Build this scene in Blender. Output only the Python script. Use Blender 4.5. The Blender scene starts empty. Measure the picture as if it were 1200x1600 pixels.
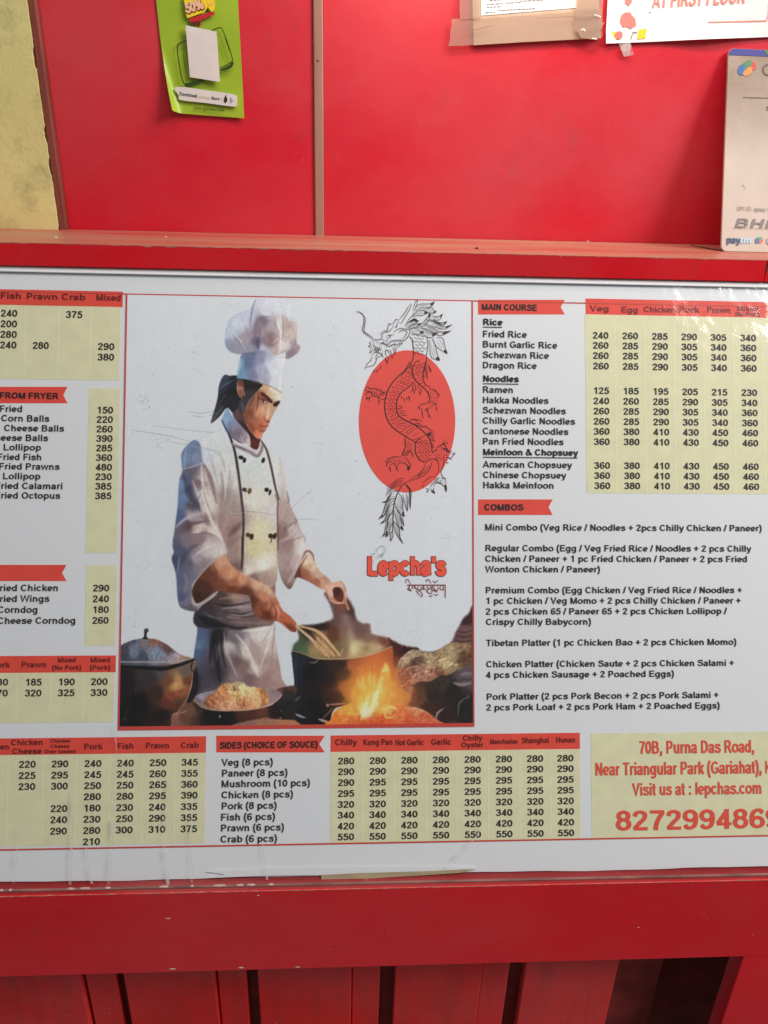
import bpy, bmesh, math, random
import numpy as np
from mathutils import Vector, Matrix

SC = bpy.context.scene
COL = SC.collection
random.seed(7)
RNG = np.random.RandomState(11)

# ------------------------------------------------------------------ camera
# world: X along the counter, Y away from the viewer, Z up; the origin lies on
# the face of the sloped menu board
FPX = 1200.0
RW = np.array([[0.99851283, -0.00475349, 0.05430952],
               [-0.04742088, 0.4157349, 0.90824873],
               [0.02689571, 0.90947342, -0.41489121]])
CAM = np.array([-0.0426704, -0.68141124, 0.38273092])
BV = np.array([0.0, 0.459286331, 0.888288279])          # up along the board
BN = np.array([0.0, -0.888288279, 0.459286331])         # out of the board
WALL_Y = 0.305
LEDGE_Z = 0.29966

cd = bpy.data.cameras.new('camera')
cd.sensor_fit = 'HORIZONTAL'; cd.sensor_width = 36.0; cd.lens = 36.0
cd.clip_start = 0.02; cd.clip_end = 60
cd.dof.use_dof = True; cd.dof.focus_distance = 0.79; cd.dof.aperture_fstop = 11.0
cam = bpy.data.objects.new('camera', cd); COL.objects.link(cam)
right, upv, fwd = RW[:, 0], RW[:, 1], RW[:, 2]
m = Matrix.Identity(4)
for i in range(3):
    m[i][0] = right[i]; m[i][1] = upv[i]; m[i][2] = -fwd[i]; m[i][3] = CAM[i]
cam.matrix_world = m
SC.camera = cam

# ------------------------------------------------------------------ light
w = bpy.data.worlds.new('World'); SC.world = w; w.use_nodes = True
w.node_tree.nodes['Background'].inputs[0].default_value = (0.90, 0.95, 1.0, 1)
w.node_tree.nodes['Background'].inputs[1].default_value = 0.15

def area(name, loc, target, sx, sy, watts, col):
    l = bpy.data.lights.new(name, 'AREA'); l.shape = 'RECTANGLE'; l.size = sx; l.size_y = sy
    l.energy = watts; l.color = col
    o = bpy.data.objects.new(name, l); COL.objects.link(o); o.location = loc
    d = Vector(target) - Vector(loc)
    o.rotation_euler = d.to_track_quat('-Z', 'Y').to_euler()
    return o
area('ceiling_lamp', (1.42, -0.90, 1.55), (0.25, 0.1, 0.2), 0.40, 0.28, 11.0, (1.0, 0.93, 0.86))
area('wall_lamp', (0.14, 0.13, 0.77), (0.16, 0.305, 0.68), 0.30, 0.07, 1.45, (1.0, 0.86, 0.74))
area('overhead_fill', (0.25, -0.75, 2.3), (0.05, -0.1, 0.0), 1.1, 0.35, 13.0, (1.0, 0.98, 0.96))  # soft overhead fill added to light the board, no visible fitting
area('daylight_fill', (2.75, -1.45, 2.2), (0, 0, 0.0), 1.5, 1.4, 68.0, (0.97, 0.98, 1.0))  # large unseen daylight fill, added off to the side for evener light

SC.view_settings.view_transform = 'Standard'
SC.view_settings.look = 'None'
SC.view_settings.exposure = 0.20
SC.view_settings.gamma = 1.0
SC.view_settings.use_curve_mapping = False
SC.cycles.max_bounces = 8
SC.cycles.transparent_max_bounces = 16

# ------------------------------------------------------------------ geometry helpers
def ray(x, y):
    return RW @ np.array([(x - 600) / FPX, (800 - y) / FPX, 1.0])

def hit(x, y, p0, n):
    d = ray(x, y); n = np.array(n, float)
    return CAM + d * (np.dot(np.array(p0, float) - CAM, n) / np.dot(d, n))

class Plane:
    """a flat thing: its own 2-D coordinates in metres (u along X, v up)"""
    def __init__(s, origin, v, n):
        s.o = np.array(origin, float); s.v = np.array(v, float); s.n = np.array(n, float)
        s.ux = np.cross(s.v, s.n)
    def px(s, x, y):
        p = hit(x, y, s.o, s.n) - s.o
        return float(np.dot(p, s.ux)), float(np.dot(p, s.v))
    def to_px(s, u, v):
        p = s.o[:, None] + np.outer(s.ux, u) + np.outer(s.v, v) - CAM[:, None]
        c = RW.T @ p
        return 600 + FPX * c[0] / c[2], 800 - FPX * c[1] / c[2]
    def matrix(s):
        M = Matrix.Identity(4)
        for i in range(3):
            M[i][0] = s.ux[i]; M[i][1] = s.v[i]; M[i][2] = s.n[i]; M[i][3] = s.o[i]
        return M

def mesh_obj(name, verts, faces, mat, parent=None, smooth=False, label=None):
    me = bpy.data.meshes.new(name)
    me.from_pydata([tuple(map(float, v)) for v in verts], [], [tuple(f) for f in faces])
    me.update()
    if mat is not None: me.materials.append(mat)
    if smooth:
        for p in me.polygons: p.use_smooth = True
    o = bpy.data.objects.new(name, me); COL.objects.link(o)
    if parent is not None: o.parent = parent
    if label: o['label'] = label
    return o

def bm_obj(name, bm, mat, parent=None, smooth=False):
    me = bpy.data.meshes.new(name); bm.to_mesh(me); bm.free()
    if mat is not None: me.materials.append(mat)
    if smooth:
        for p in me.polygons: p.use_smooth = True
    o = bpy.data.objects.new(name, me); COL.objects.link(o)
    if parent is not None: o.parent = parent
    return o

def box_obj(name, x0, x1, y0, y1, z0, z1, mat, parent=None, bev=0.0, seg=2):
    bm = bmesh.new()
    bmesh.ops.create_cube(bm, size=1.0)
    for v in bm.verts:
        v.co = Vector((x0 + (v.co.x + .5) * (x1 - x0), y0 + (v.co.y + .5) * (y1 - y0), z0 + (v.co.z + .5) * (z1 - z0)))
    if bev > 0:
        bmesh.ops.bevel(bm, geom=list(bm.edges), offset=bev, segments=seg, affect='EDGES', profile=0.5)
    return bm_obj(name, bm, mat, parent)

def prism_obj(name, poly, w0, w1, mat, parent=None):
    """flat outline (u, v) with thickness from w0 to w1"""
    n = len(poly)
    a = sum(poly[i][0] * poly[(i + 1) % n][1] - poly[(i + 1) % n][0] * poly[i][1] for i in range(n))
    if a < 0: poly = poly[::-1]
    V = [(u, v, w0) for u, v in poly] + [(u, v, w1) for u, v in poly]
    Fs = [tuple(range(n - 1, -1, -1)), tuple(range(n, 2 * n))]
    Fs += [(i, (i + 1) % n, n + (i + 1) % n, n + i) for i in range(n)]
    return mesh_obj(name, V, Fs, mat, parent)

def empty(name, M=None, label=None, cat=None, group=None):
    o = bpy.data.objects.new(name, None); COL.objects.link(o)
    o.empty_display_size = 0.05
    if M is not None: o.matrix_world = M
    tag(o, label, cat, group)
    return o

def tag(o, label=None, cat=None, group=None, kind=None):
    if label: o['label'] = label
    if cat: o['category'] = cat
    if group: o['group'] = group
    if kind: o['kind'] = kind
    return o

def spline(pts, n=8, closed=False):
    P = [np.array(p, float) for p in pts]
    if len(P) < 3 and not closed: return P
    out = []
    N = len(P)
    rng = range(N) if closed else range(N - 1)
    for i in rng:
        p0 = P[(i - 1) % N] if closed or i > 0 else 2 * P[0] - P[1]
        p1 = P[i]; p2 = P[(i + 1) % N]
        p3 = P[(i + 2) % N] if closed or i + 2 < N else 2 * P[-1] - P[-2]
        for k in range(n):
            t = k / n
            out.append(0.5 * ((2 * p1) + (-p0 + p2) * t + (2 * p0 - 5 * p1 + 4 * p2 - p3) * t * t + (-p0 + 3 * p1 - 3 * p2 + p3) * t ** 3))
    if not closed: out.append(P[-1])
    return out

# ------------------------------------------------------------------ materials
def lin(c):
    c = np.array(c, float) / 255.0
    return np.where(c <= 0.04045, c / 12.92, ((c + 0.055) / 1.055) ** 2.4)

class NT:
    def __init__(s, name):
        s.m = bpy.data.materials.new(name); s.m.use_nodes = True
        s.t = s.m.node_tree; s.b = s.t.nodes['Principled BSDF']; s.out = s.t.nodes['Material Output']
    def n(s, typ, **kw):
        nd = s.t.nodes.new(typ)
        for k, v in kw.items():
            if k.startswith('_'): setattr(nd, k[1:], v)
            else: nd.inputs[k.replace('__', ' ')].default_value = v
        return nd
    def l(s, a, b): s.t.links.new(a, b)
    def noise(s, scale, detail=4, stretch=(1, 1, 1), rough=0.55, off=0.0, dist=0.0):
        tc = s.n('ShaderNodeTexCoord'); mp = s.n('ShaderNodeMapping')
        mp.inputs['Scale'].default_value = stretch; mp.inputs['Location'].default_value = (off, off * .7, off * .3)
        nz = s.n('ShaderNodeTexNoise', Scale=scale, Detail=detail, Roughness=rough, Distortion=dist)
        s.l(tc.outputs['Object'], mp.inputs['Vector']); s.l(mp.outputs[0], nz.inputs['Vector'])
        return nz.outputs['Fac']
    def ramp(s, fac, a, b, va=0.0, vb=1.0):
        r = s.n('ShaderNodeMapRange'); r.clamp = True
        r.inputs['From Min'].default_value = a; r.inputs['From Max'].default_value = b
        r.inputs['To Min'].default_value = va; r.inputs['To Max'].default_value = vb
        s.l(fac, r.inputs['Value']); return r.outputs[0]
    def mix(s, fac, a, b):
        x = s.n('ShaderNodeMix'); x.data_type = 'RGBA'
        if isinstance(fac, float): x.inputs[0].default_value = fac
        else: s.l(fac, x.inputs[0])
        for q, i in ((a, 6), (b, 7)):
            if isinstance(q, (tuple, list, np.ndarray)): x.inputs[i].default_value = tuple(map(float, q[:3])) + (1,)
            else: s.l(q, x.inputs[i])
        return x.outputs[2]
    def mul(s, a, b):
        x = s.n('ShaderNodeMath', _operation='MULTIPLY')
        s.l(a, x.inputs[0])
        if isinstance(b, float): x.inputs[1].default_value = b
        else: s.l(b, x.inputs[1])
        return x.outputs[0]
    def base(s, c):
        if isinstance(c, (tuple, list, np.ndarray)): s.b.inputs['Base Color'].default_value = tuple(map(float, c[:3])) + (1,)
        else: s.l(c, s.b.inputs['Base Color'])
    def set(s, **kw):
        for k, v in kw.items():
            key = k.replace('__', ' ')
            if isinstance(v, (int, float, tuple)): s.b.inputs[key].default_value = v
            else: s.l(v, s.b.inputs[key])
    def bump(s, fac, strength, dist=0.001):
        b = s.n('ShaderNodeBump'); b.inputs['Strength'].default_value = strength; b.inputs['Distance'].default_value = dist
        s.l(fac, b.inputs['Height']); s.l(b.outputs[0], s.b.inputs['Normal'])

def laminate(name, red, dirt=(0.18, 0.05, 0.04), rough=0.36, speck=True, spec=.28, haze_dust=.16, grain=0.0):
    t = NT(name)
    a = t.ramp(t.noise(3.5, 5, rough=.6), .35, .7)
    c = t.mix(a, red, tuple(np.array(red) * np.array((.86, .9, .9))))
    c = t.mix(t.ramp(t.noise(26, 6, stretch=(1, 1, .5), rough=.7, off=3), .60, .82, 0, .45), c, dirt)
    if speck:
        c = t.mix(t.ramp(t.noise(160, 2, off=9), .765, .80, 0, .7), c, (.62, .42, .36))
    c = t.mix(t.ramp(t.noise(2.6, 6, rough=.62, off=12, stretch=(1, 1, 1.5)), .42, .75, 0, haze_dust), c, (.60, .20, .20))      # pink film: haze of reflections put into the colour
    c = t.mix(t.ramp(t.noise(48, 6, rough=.75, off=15, dist=.8), .66, .80, 0, haze_dust * 1.6), c, (.55, .24, .20))              # rubbed smears
    c = t.mix(t.ramp(t.noise(420, 2, off=19), .74, .78, 0, haze_dust * 2.4), c, (.62, .35, .30))                               # fine specks
    if grain:
        c = t.mix(t.ramp(t.noise(26, 6, stretch=(2.5, 2.5, .22), rough=.7, off=23), .45, .75, 0, grain), c, (.20, .035, .025))
    t.base(c)
    t.set(Roughness=t.ramp(t.noise(4.5, 6, rough=.68, off=5), .3, .7, rough - .14, rough + .16))
    t.b.inputs['Specular IOR Level'].default_value = spec
    t.bump(t.noise(7, 3, off=2), .12, .004)
    return t.m
RED = (0.70, 0.0060, 0.0230)
M_red = laminate('red_laminate', RED, rough=.44, spec=.6, haze_dust=.24)
M_redband = laminate('red_laminate_front', (0.76, 0.0078, 0.0150), rough=.34)
M_lowledge = laminate('grimy_ledge_laminate', (0.30, 0.014, 0.016), dirt=(.10, .05, .04), rough=.5, haze_dust=.35)
M_slat = laminate('red_painted_plank', (0.70, 0.018, 0.014), dirt=(.14, .05, .035), rough=.5, haze_dust=.30, grain=.4)

def simple(name, c, rough=.6, nz=0.0, scale=40, spec=0.5, stretch=(1, 1, 1)):
    t = NT(name)
    c = np.array(c, float)
    if nz: t.base(t.mix(t.ramp(t.noise(scale, 5, stretch=stretch), .3, .7), c * (1 - nz), np.minimum(c * (1 + nz), 1)))
    else: t.base(c)
    t.set(Roughness=rough)
    t.b.inputs['Specular IOR Level'].default_value = spec
    return t.m

PW = 1.39      # print gain: paper white against what the photograph records
def ink(name, rgb, rough=.55, wear=0.0, nz=.03):
    t = NT(name)
    c = np.clip(lin(rgb) * PW, 0, .9)
    col = t.mix(t.ramp(t.noise(60, 4), .3, .7), c * (1 - nz), np.minimum(c * (1 + nz), 1))
    t.base(col); t.set(Roughness=rough); t.b.inputs['Specular IOR Level'].default_value = .3
    if wear > 0:      # rubbed-off ink
        nzf = t.ramp(t.noise(55, 5, rough=.7, off=4), .70 - wear * .1, .78 - wear * .1, 0, .75)
        tr = t.n('ShaderNodeBsdfTransparent'); mx = t.n('ShaderNodeMixShader')
        t.l(nzf, mx.inputs[0]); t.l(t.b.outputs[0], mx.inputs[1]); t.l(tr.outputs[0], mx.inputs[2])
        t.l(mx.outputs[0], t.out.inputs['Surface'])
    return t.m

# ------------------------------------------------------------------ a drawn sans-serif alphabet (stroke skeletons, 1000 units)
ADV = {' ': 278, '&': 722, "'": 238, '(': 333, ')': 333, '+': 584, ',': 278, '-': 333, '.': 278, '/': 278, ':': 333, '%': 889,
       'A': 722, 'B': 722, 'C': 722, 'D': 722, 'E': 667, 'F': 611, 'G': 778, 'H': 722, 'I': 278, 'J': 556, 'K': 722, 'L': 611, 'M': 833,
       'N': 722, 'O': 778, 'P': 667, 'Q': 778, 'R': 722, 'S': 667, 'T': 611, 'U': 722, 'V': 667, 'W': 944, 'X': 667, 'Y': 667, 'Z': 611,
       'a': 556, 'b': 611, 'c': 556, 'd': 611, 'e': 556, 'f': 333, 'g': 611, 'h': 611, 'i': 278, 'j': 278, 'k': 556, 'l': 278, 'm': 889,
       'n': 611, 'o': 611, 'p': 611, 'q': 611, 'r': 389, 's': 556, 't': 333, 'u': 611, 'v': 556, 'w': 778, 'x': 556, 'y': 556, 'z': 500}
for ch in '0123456789': ADV[ch] = 556
def arc(cx, cy, rx, ry, a0, a1):
    n = max(4, int(abs(a1 - a0) / 22))
    return [(cx + rx * math.cos(math.radians(a0 + (a1 - a0) * i / n)), cy + ry * math.sin(math.radians(a0 + (a1 - a0) * i / n))) for i in range(n + 1)]
def sp(*p): return [tuple(q) for q in spline(p, 4)]
def ell(cx, cy, rx, ry): return arc(cx, cy, rx, ry, 0, 360)
G = {}
G[' '] = []
G['A'] = [[(72, 0), (361, 680), (650, 0)], [(180, 215), (545, 215)]]
G['B'] = [[(145, 0), (145, 716)], [(145, 660), (400, 660)] + arc(400, 525, 135, 135, 90, -90) + [(145, 390)], [(145, 390), (420, 390)] + arc(420, 223, 165, 167, 90, -90) + [(145, 56)]]
G['C'] = [arc(380, 358, 265, 302, 38, 322)]
G['D'] = [[(145, 0), (145, 716)], [(145, 660), (330, 660)] + arc(330, 358, 260, 302, 90, -90) + [(145, 56)]]
G['E'] = [[(145, 0), (145, 716)], [(145, 660), (620, 660)], [(145, 370), (585, 370)], [(145, 56), (635, 56)]]
G['F'] = [[(145, 0), (145, 716)], [(145, 660), (570, 660)], [(145, 350), (510, 350)]]
G['G'] = [arc(395, 358, 280, 302, 42, 330), [(410, 320), (660, 320), (660, 90)]]
G['H'] = [[(145, 0), (145, 716)], [(577, 0), (577, 716)], [(145, 370), (577, 370)]]
G['I'] = [[(139, 0), (139, 716)]]
G['J'] = [[(400, 716), (400, 230)] + arc(240, 215, 160, 160, 0, -170)]
G['K'] = [[(145, 0), (145, 716)], [(610, 716), (170, 230)], [(300, 390), (640, 0)]]
G['L'] = [[(145, 0), (145, 716)], [(145, 56), (575, 56)]]
G['M'] = [[(140, 0), (140, 716)], [(693, 0), (693, 716)], [(150, 680), (416, 40), (683, 680)]]
G['N'] = [[(145, 0), (145, 716)], [(577, 0), (577, 716)], [(150, 690), (572, 26)]]
G['O'] = [ell(389, 358, 275, 302)]
G['P'] = [[(145, 0), (145, 716)], [(145, 660), (390, 660)] + arc(390, 490, 145, 170, 90, -90) + [(145, 320)]]
G['Q'] = [ell(389, 358, 275, 302), [(430, 190), (640, -10)]]
G['R'] = [[(145, 0), (145, 716)], [(145, 660), (400, 660)] + arc(400, 505, 145, 155, 90, -90) + [(145, 350)], [(400, 345), (640, 0)]]
G['S'] = [sp((565, 520), (490, 630), (335, 662), (180, 615), (150, 515), (230, 430), (400, 375), (540, 310), (570, 200), (490, 90), (335, 54), (170, 90), (95, 215))]
G['T'] = [[(20, 660), (590, 660)], [(305, 0), (305, 660)]]
G['U'] = [[(145, 716), (145, 270)] + arc(361, 265, 216, 210, 180, 360) + [(577, 716)]]
G['V'] = [[(70, 716), (333, 40), (597, 716)]]
G['W'] = [[(70, 716), (250, 40), (472, 680), (694, 40), (874, 716)]]
G['X'] = [[(80, 716), (590, 0)], [(590, 716), (80, 0)]]
G['Y'] = [[(70, 716), (333, 340), (597, 716)], [(333, 350), (333, 0)]]
G['Z'] = [[(60, 660), (540, 660)], [(530, 640), (80, 76)], [(40, 56), (575, 56)]]
G['0'] = [ell(278, 358, 185, 302)]
G['1'] = [[(330, 0), (330, 716)], [(320, 640), (110, 530)]]
G['2'] = [sp((100, 500), (140, 615), (270, 660), (410, 605), (430, 500), (380, 390), (250, 260), (120, 100), (100, 56)), [(60, 56), (515, 56)]]
G['3'] = [sp((95, 530), (150, 630), (270, 660), (400, 610), (420, 525), (370, 420), (230, 385)), sp((230, 385), (390, 350), (445, 215), (390, 90), (265, 54), (130, 95), (80, 195))]
G['4'] = [[(370, 0), (370, 716)], [(370, 640), (75, 200)], [(40, 180), (525, 180)]]
G['5'] = [[(495, 655), (165, 655)], [(195, 690), (135, 360)], sp((130, 360), (200, 425), (300, 440), (420, 380), (455, 235), (400, 95), (265, 54), (130, 95), (80, 185))]
G['6'] = [ell(285, 225, 180, 170), sp((465, 545), (400, 640), (290, 660), (165, 590), (105, 430), (100, 270), (112, 200))]
G['7'] = [[(45, 655), (515, 655)], sp((480, 640), (340, 430), (250, 200), (225, 0))]
G['8'] = [ell(278, 525, 160, 138), ell(278, 222, 185, 168)]
G['9'] = [ell(270, 490, 180, 170), sp((90, 170), (155, 74), (265, 54), (390, 125), (450, 290), (455, 445), (443, 515))]
G['a'] = [sp((85, 370), (140, 445), (270, 468), (385, 435), (410, 350), (412, 110), (440, 0)), sp((410, 300), (250, 265), (120, 220), (90, 140), (140, 65), (250, 52), (360, 105), (410, 190))]
G['b'] = [[(140, 0), (140, 716)], ell(330, 259, 185, 206)]
G['c'] = [arc(290, 259, 205, 206, 40, 320)]
G['d'] = [[(471, 0), (471, 716)], ell(281, 259, 185, 206)]
G['e'] = [[(95, 250), (470, 250)], arc(282, 259, 200, 206, 0, 315)]
G['f'] = [[(160, 0), (160, 560)] + arc(270, 560, 110, 105, 180, 85), [(15, 465), (315, 465)]]
G['g'] = [ell(281, 259, 185, 206), [(471, 519), (471, -10)] + sp((471, -10), (430, -110), (290, -155), (110, -115))]
G['h'] = [[(140, 0), (140, 716)], [(140, 250)] + arc(305, 300, 160, 165, 180, 0) + [(465, 0)]]
G['i'] = [[(139, 0), (139, 519)], [(139, 600), (139, 716)]]
G['j'] = [[(139, 519), (139, -80), (80, -150), (0, -150)], [(139, 600), (139, 716)]]
G['k'] = [[(140, 0), (140, 716)], [(480, 519), (180, 190)], [(270, 300), (500, 0)]]
G['l'] = [[(139, 0), (139, 716)]]
G['m'] = [[(140, 0), (140, 519)], [(140, 250)] + arc(290, 310, 152, 155, 180, 0) + [(442, 0)], [(442, 250)] + arc(595, 310, 153, 155, 180, 0) + [(748, 0)]]
G['n'] = [[(140, 0), (140, 519)], [(140, 250)] + arc(305, 300, 160, 165, 180, 0) + [(465, 0)]]
G['o'] = [ell(305, 259, 215, 206)]
G['p'] = [[(140, -205), (140, 519)], ell(330, 259, 185, 206)]
G['q'] = [[(471, -205), (471, 519)], ell(281, 259, 185, 206)]
G['r'] = [[(140, 0), (140, 519)], sp((140, 280), (180, 410), (270, 460), (375, 445))]
G['s'] = [sp((465, 370), (410, 445), (280, 468), (150, 440), (125, 370), (190, 310), (350, 265), (445, 210), (460, 140), (400, 68), (275, 50), (135, 85), (80, 165))]
G['t'] = [[(155, 670), (155, 140)] + sp((155, 140), (195, 58), (310, 58)), [(15, 465), (310, 465)]]
G['u'] = [[(471, 0), (471, 519)], [(471, 270)] + arc(306, 219, 165, 165, 0, -180) + [(141, 519)]]
G['v'] = [[(70, 519), (278, 40), (486, 519)]]
G['w'] = [[(65, 519), (215, 40), (389, 480), (563, 40), (713, 519)]]
G['x'] = [[(75, 519), (480, 0)], [(480, 519), (75, 0)]]
G['y'] = [[(70, 519), (285, 30)], [(490, 519), (300, 0)] + sp((300, 0), (230, -130), (110, -155), (50, -145))]
G['z'] = [[(45, 465), (450, 465)], [(430, 440), (80, 80)], [(35, 55), (465, 55)]]
G['('] = [sp((260, 750), (140, 520), (110, 270), (150, 20), (260, -205))]
G[')'] = [sp((73, 750), (193, 520), (223, 270), (183, 20), (73, -205))]
G['+'] = [[(45, 345), (540, 345)], [(292, 590), (292, 100)]]
G['/'] = [[(20, -10), (258, 726)]]
G[','] = [[(139, 140), (139, 0), (80, -130)]]
G['.'] = [[(139, 0), (139, 140)]]
G[':'] = [[(166, 0), (166, 140)], [(166, 380), (166, 519)]]
G["'"] = [[(119, 716), (119, 470)]]
G['-'] = [[(50, 260), (285, 260)]]
G['&'] = [sp((690, 20), (300, 470), (225, 580), (300, 662), (385, 610), (370, 510), (180, 330), (105, 190), (180, 75), (330, 54), (480, 130), (590, 340))]
G['%'] = [ell(200, 520, 130, 150), ell(690, 190, 130, 150), [(230, -10), (660, 726)]]

def ribbon(pts, hw, close=False):
    """pts: list of (x,y); hw: function(direction)->half width or number/list. returns verts2d, faces"""
    P = [np.array(p, float) for p in pts]
    Q = [P[0]]
    for p in P[1:]:
        if np.linalg.norm(p - Q[-1]) > 1e-9: Q.append(p)
    P = Q; n = len(P)
    if n < 2: return [], []
    V = []; D = [(P[i + 1] - P[i]) / np.linalg.norm(P[i + 1] - P[i]) for i in range(n - 1)]
    for i in range(n):
        if close and i in (0, n - 1): d0, d1 = D[-1], D[0]
        else: d0 = D[max(i - 1, 0)]; d1 = D[min(i, n - 2)]
        t = d0 + d1; ln = np.linalg.norm(t)
        t = d1 if ln < 1e-6 else t / ln
        nn = np.array((-t[1], t[0]))
        c = max(np.dot(nn, np.array((-d1[1], d1[0]))), .45)
        h = hw(t) if callable(hw) else (hw[i] if isinstance(hw, (list, tuple, np.ndarray)) else hw)
        V += [P[i] + nn * h / c, P[i] - nn * h / c]
    return V, [(2 * i, 2 * i + 1, 2 * i + 3, 2 * i + 2) for i in range(n - 1)]

class Print:
    """collects flat lettering / line work on a plane, becomes one mesh"""
    def __init__(s, plane, w=0.0006): s.p = plane; s.w = w; s.V = []; s.F = []; s.k = 0
    def add2d(s, V, Fc, dw=0.0):
        b = len(s.V); z = s.w + (s.k % 7) * 1.5e-5 + dw; s.k += 1
        s.V += [(v[0], v[1], z) for v in V]
        s.F += [tuple(b + i for i in f) for f in Fc]
    def text_uv(s, txt, u0, u1, v, cap, vs=73, hs=57, ang=0.0, outline=0.0):
        tot = sum(ADV[c] for c in txt)
        l = 60; r = 60
        sy = cap / 716.0; sx = (u1 - u0) / (tot - l - r) if tot > 130 else sy
        ca, sa = math.cos(ang), math.sin(ang)
        x = -l
        kx = sx / sy
        for c in txt:
            for st in G[c]:
                pts = [((x + q[0]) * kx, q[1]) for q in st]
                closed = len(st) > 3 and abs(st[0][0] - st[-1][0]) < 1e-6 and abs(st[0][1] - st[-1][1]) < 1e-6
                kk = min(1.25, max(.72, kx))
                hw = lambda d: math.hypot(vs * kk * d[1], hs * d[0]) + outline
                if outline and not closed:
                    a = np.array(pts[0]) - np.array(pts[1]); a = a / np.linalg.norm(a)
                    b = np.array(pts[-1]) - np.array(pts[-2]); b = b / np.linalg.norm(b)
                    pts = [tuple(np.array(pts[0]) + a * outline)] + pts[1:-1] + [tuple(np.array(pts[-1]) + b * outline)]
                V, Fc = ribbon(pts, hw, closed)
                V2 = []
                for q in V:
                    X = q[0] * sy; Y = q[1] * sy
                    V2.append((u0 + X * ca - Y * sa, v + X * sa + Y * ca))
                s.add2d(V2, Fc)
            x += ADV[c]
    def text(s, txt, x0, x1, y, cap, **kw):
        """x0..x1 and baseline y measured in photograph pixels, turned into plane metres"""
        xm = (x0 + x1) / 2
        u0 = s.p.px(x0, y)[0]; u1 = s.p.px(x1, y)[0]; v = s.p.px(xm, y)[1]
        c = s.p.px(xm, y - cap)[1] - v
        s.text_uv(txt, u0, u1, v, c, **kw)
    def line(s, pts, hw, sm=0, taper=0.0):
        if sm: pts = spline(pts, sm)
        q = [s.p.px(*p) for p in pts]
        n = len(q); sc = 0.00065
        if taper:
            h = [sc * hw * (1 - taper * abs(2 * i / (n - 1) - 1) ** 2) for i in range(n)]
        else: h = sc * hw
        V, Fc = ribbon(q, h); s.add2d(V, Fc)
    def poly(s, pts, sm=0):
        if sm: pts = spline(pts, sm, closed=True)
        q = [s.p.px(*p) for p in pts]
        s.add2d(q, [tuple(range(len(q)))])
    def build(s, name, mat, parent, label=None):
        return mesh_obj(name, s.V, s.F, mat, parent, label=label)

# ------------------------------------------------------------------ the place: walls and counter
t = NT('yellow_distemper')
c = t.mix(t.ramp(t.noise(5, 6, rough=.65), .3, .72), (.82, .72, .30), (.68, .58, .22))
c = t.mix(t.ramp(t.noise(13, 7, rough=.72, off=2, stretch=(1, 1, .7)), .52, .74, 0, .75), c, (.24, .21, .09))
c = t.mix(t.ramp(t.noise(70, 5, rough=.7, off=8), .66, .74, 0, .8), c, (.13, .11, .06))
t.base(c); t.set(Roughness=.75); t.bump(t.noise(45, 6, stretch=(1, 1, .25), rough=.7), .5, .002)
M_yellow = t.m
M_trim = simple('brown_trim_paint', (.20, .045, .030), .5, .35, 30, stretch=(3, 3, .3))
M_maroon = simple('maroon_undercoat', (.15, .022, .018), .6, .4, 50)
t = NT('joint_strip_metal')
t.base(t.mix(t.ramp(t.noise(20, 5, stretch=(3, 3, .3)), .3, .7), (.42, .23, .165), (.33, .15, .11))); t.set(Roughness=.5)
M_joint = t.m
t = NT('worn_ledge')
a = t.ramp(t.noise(6, 6, stretch=(.35, 2.5, 1), rough=.65), .36, .66)
c = t.mix(a, (.50, .07, .055), (.47, .25, .16))
c = t.mix(t.ramp(t.noise(16, 6, stretch=(.25, 3, 1), rough=.7, off=6), .5, .72, 0, .8), c, (.50, .33, .22))
c = t.mix(t.ramp(t.noise(90, 3, off=1), .70, .76, 0, .7), c, (.12, .06, .05))
t.base(c); t.set(Roughness=.42); t.bump(t.noise(30, 5, stretch=(.3, 3, 1)), .3, .001)
M_ledge = t.m
M_chip = simple('bare_chipboard_chip', (.62, .45, .38), .8, .2, 300)
M_chip2 = simple('worn_edge_board', (.42, .20, .15), .8, .4, 120)
M_darkgap = simple('shaded_recess_red', (.22, .032, .024), .7, .3, 30, .15)  # darker red puts the shade of the plank gaps into the colour
M_soot0 = simple('crack_dark', (.03, .012, .01), .8)
M_grime = simple('grime_bead', (.24, .11, .085), .6, .45, 60, stretch=(.4, 1, 1))
M_wood = simple('raw_wood_strip', (.42, .33, .19), .7, .25, 60, stretch=(.3, 4, 1))

wall = empty('back_wall'); wall['kind'] = 'structure'
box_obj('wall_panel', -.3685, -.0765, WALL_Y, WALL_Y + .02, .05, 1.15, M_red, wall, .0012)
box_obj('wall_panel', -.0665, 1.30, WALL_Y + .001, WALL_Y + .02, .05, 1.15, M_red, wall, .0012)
js = box_obj('joint_strip', -.0768, -.0662, WALL_Y - .003, WALL_Y + .012, .05, 1.15, M_joint, wall, .0012)
for z in (.483, .66):
    bm = bmesh.new(); bmesh.ops.create_uvsphere(bm, u_segments=10, v_segments=6, radius=.0014)
    for v in bm.verts: v.co = Vector((v.co.x - .0715, v.co.y * .5 + WALL_Y - .0032, v.co.z + z))
    bm_obj('screw', bm, M_grime, js, True)

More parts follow.
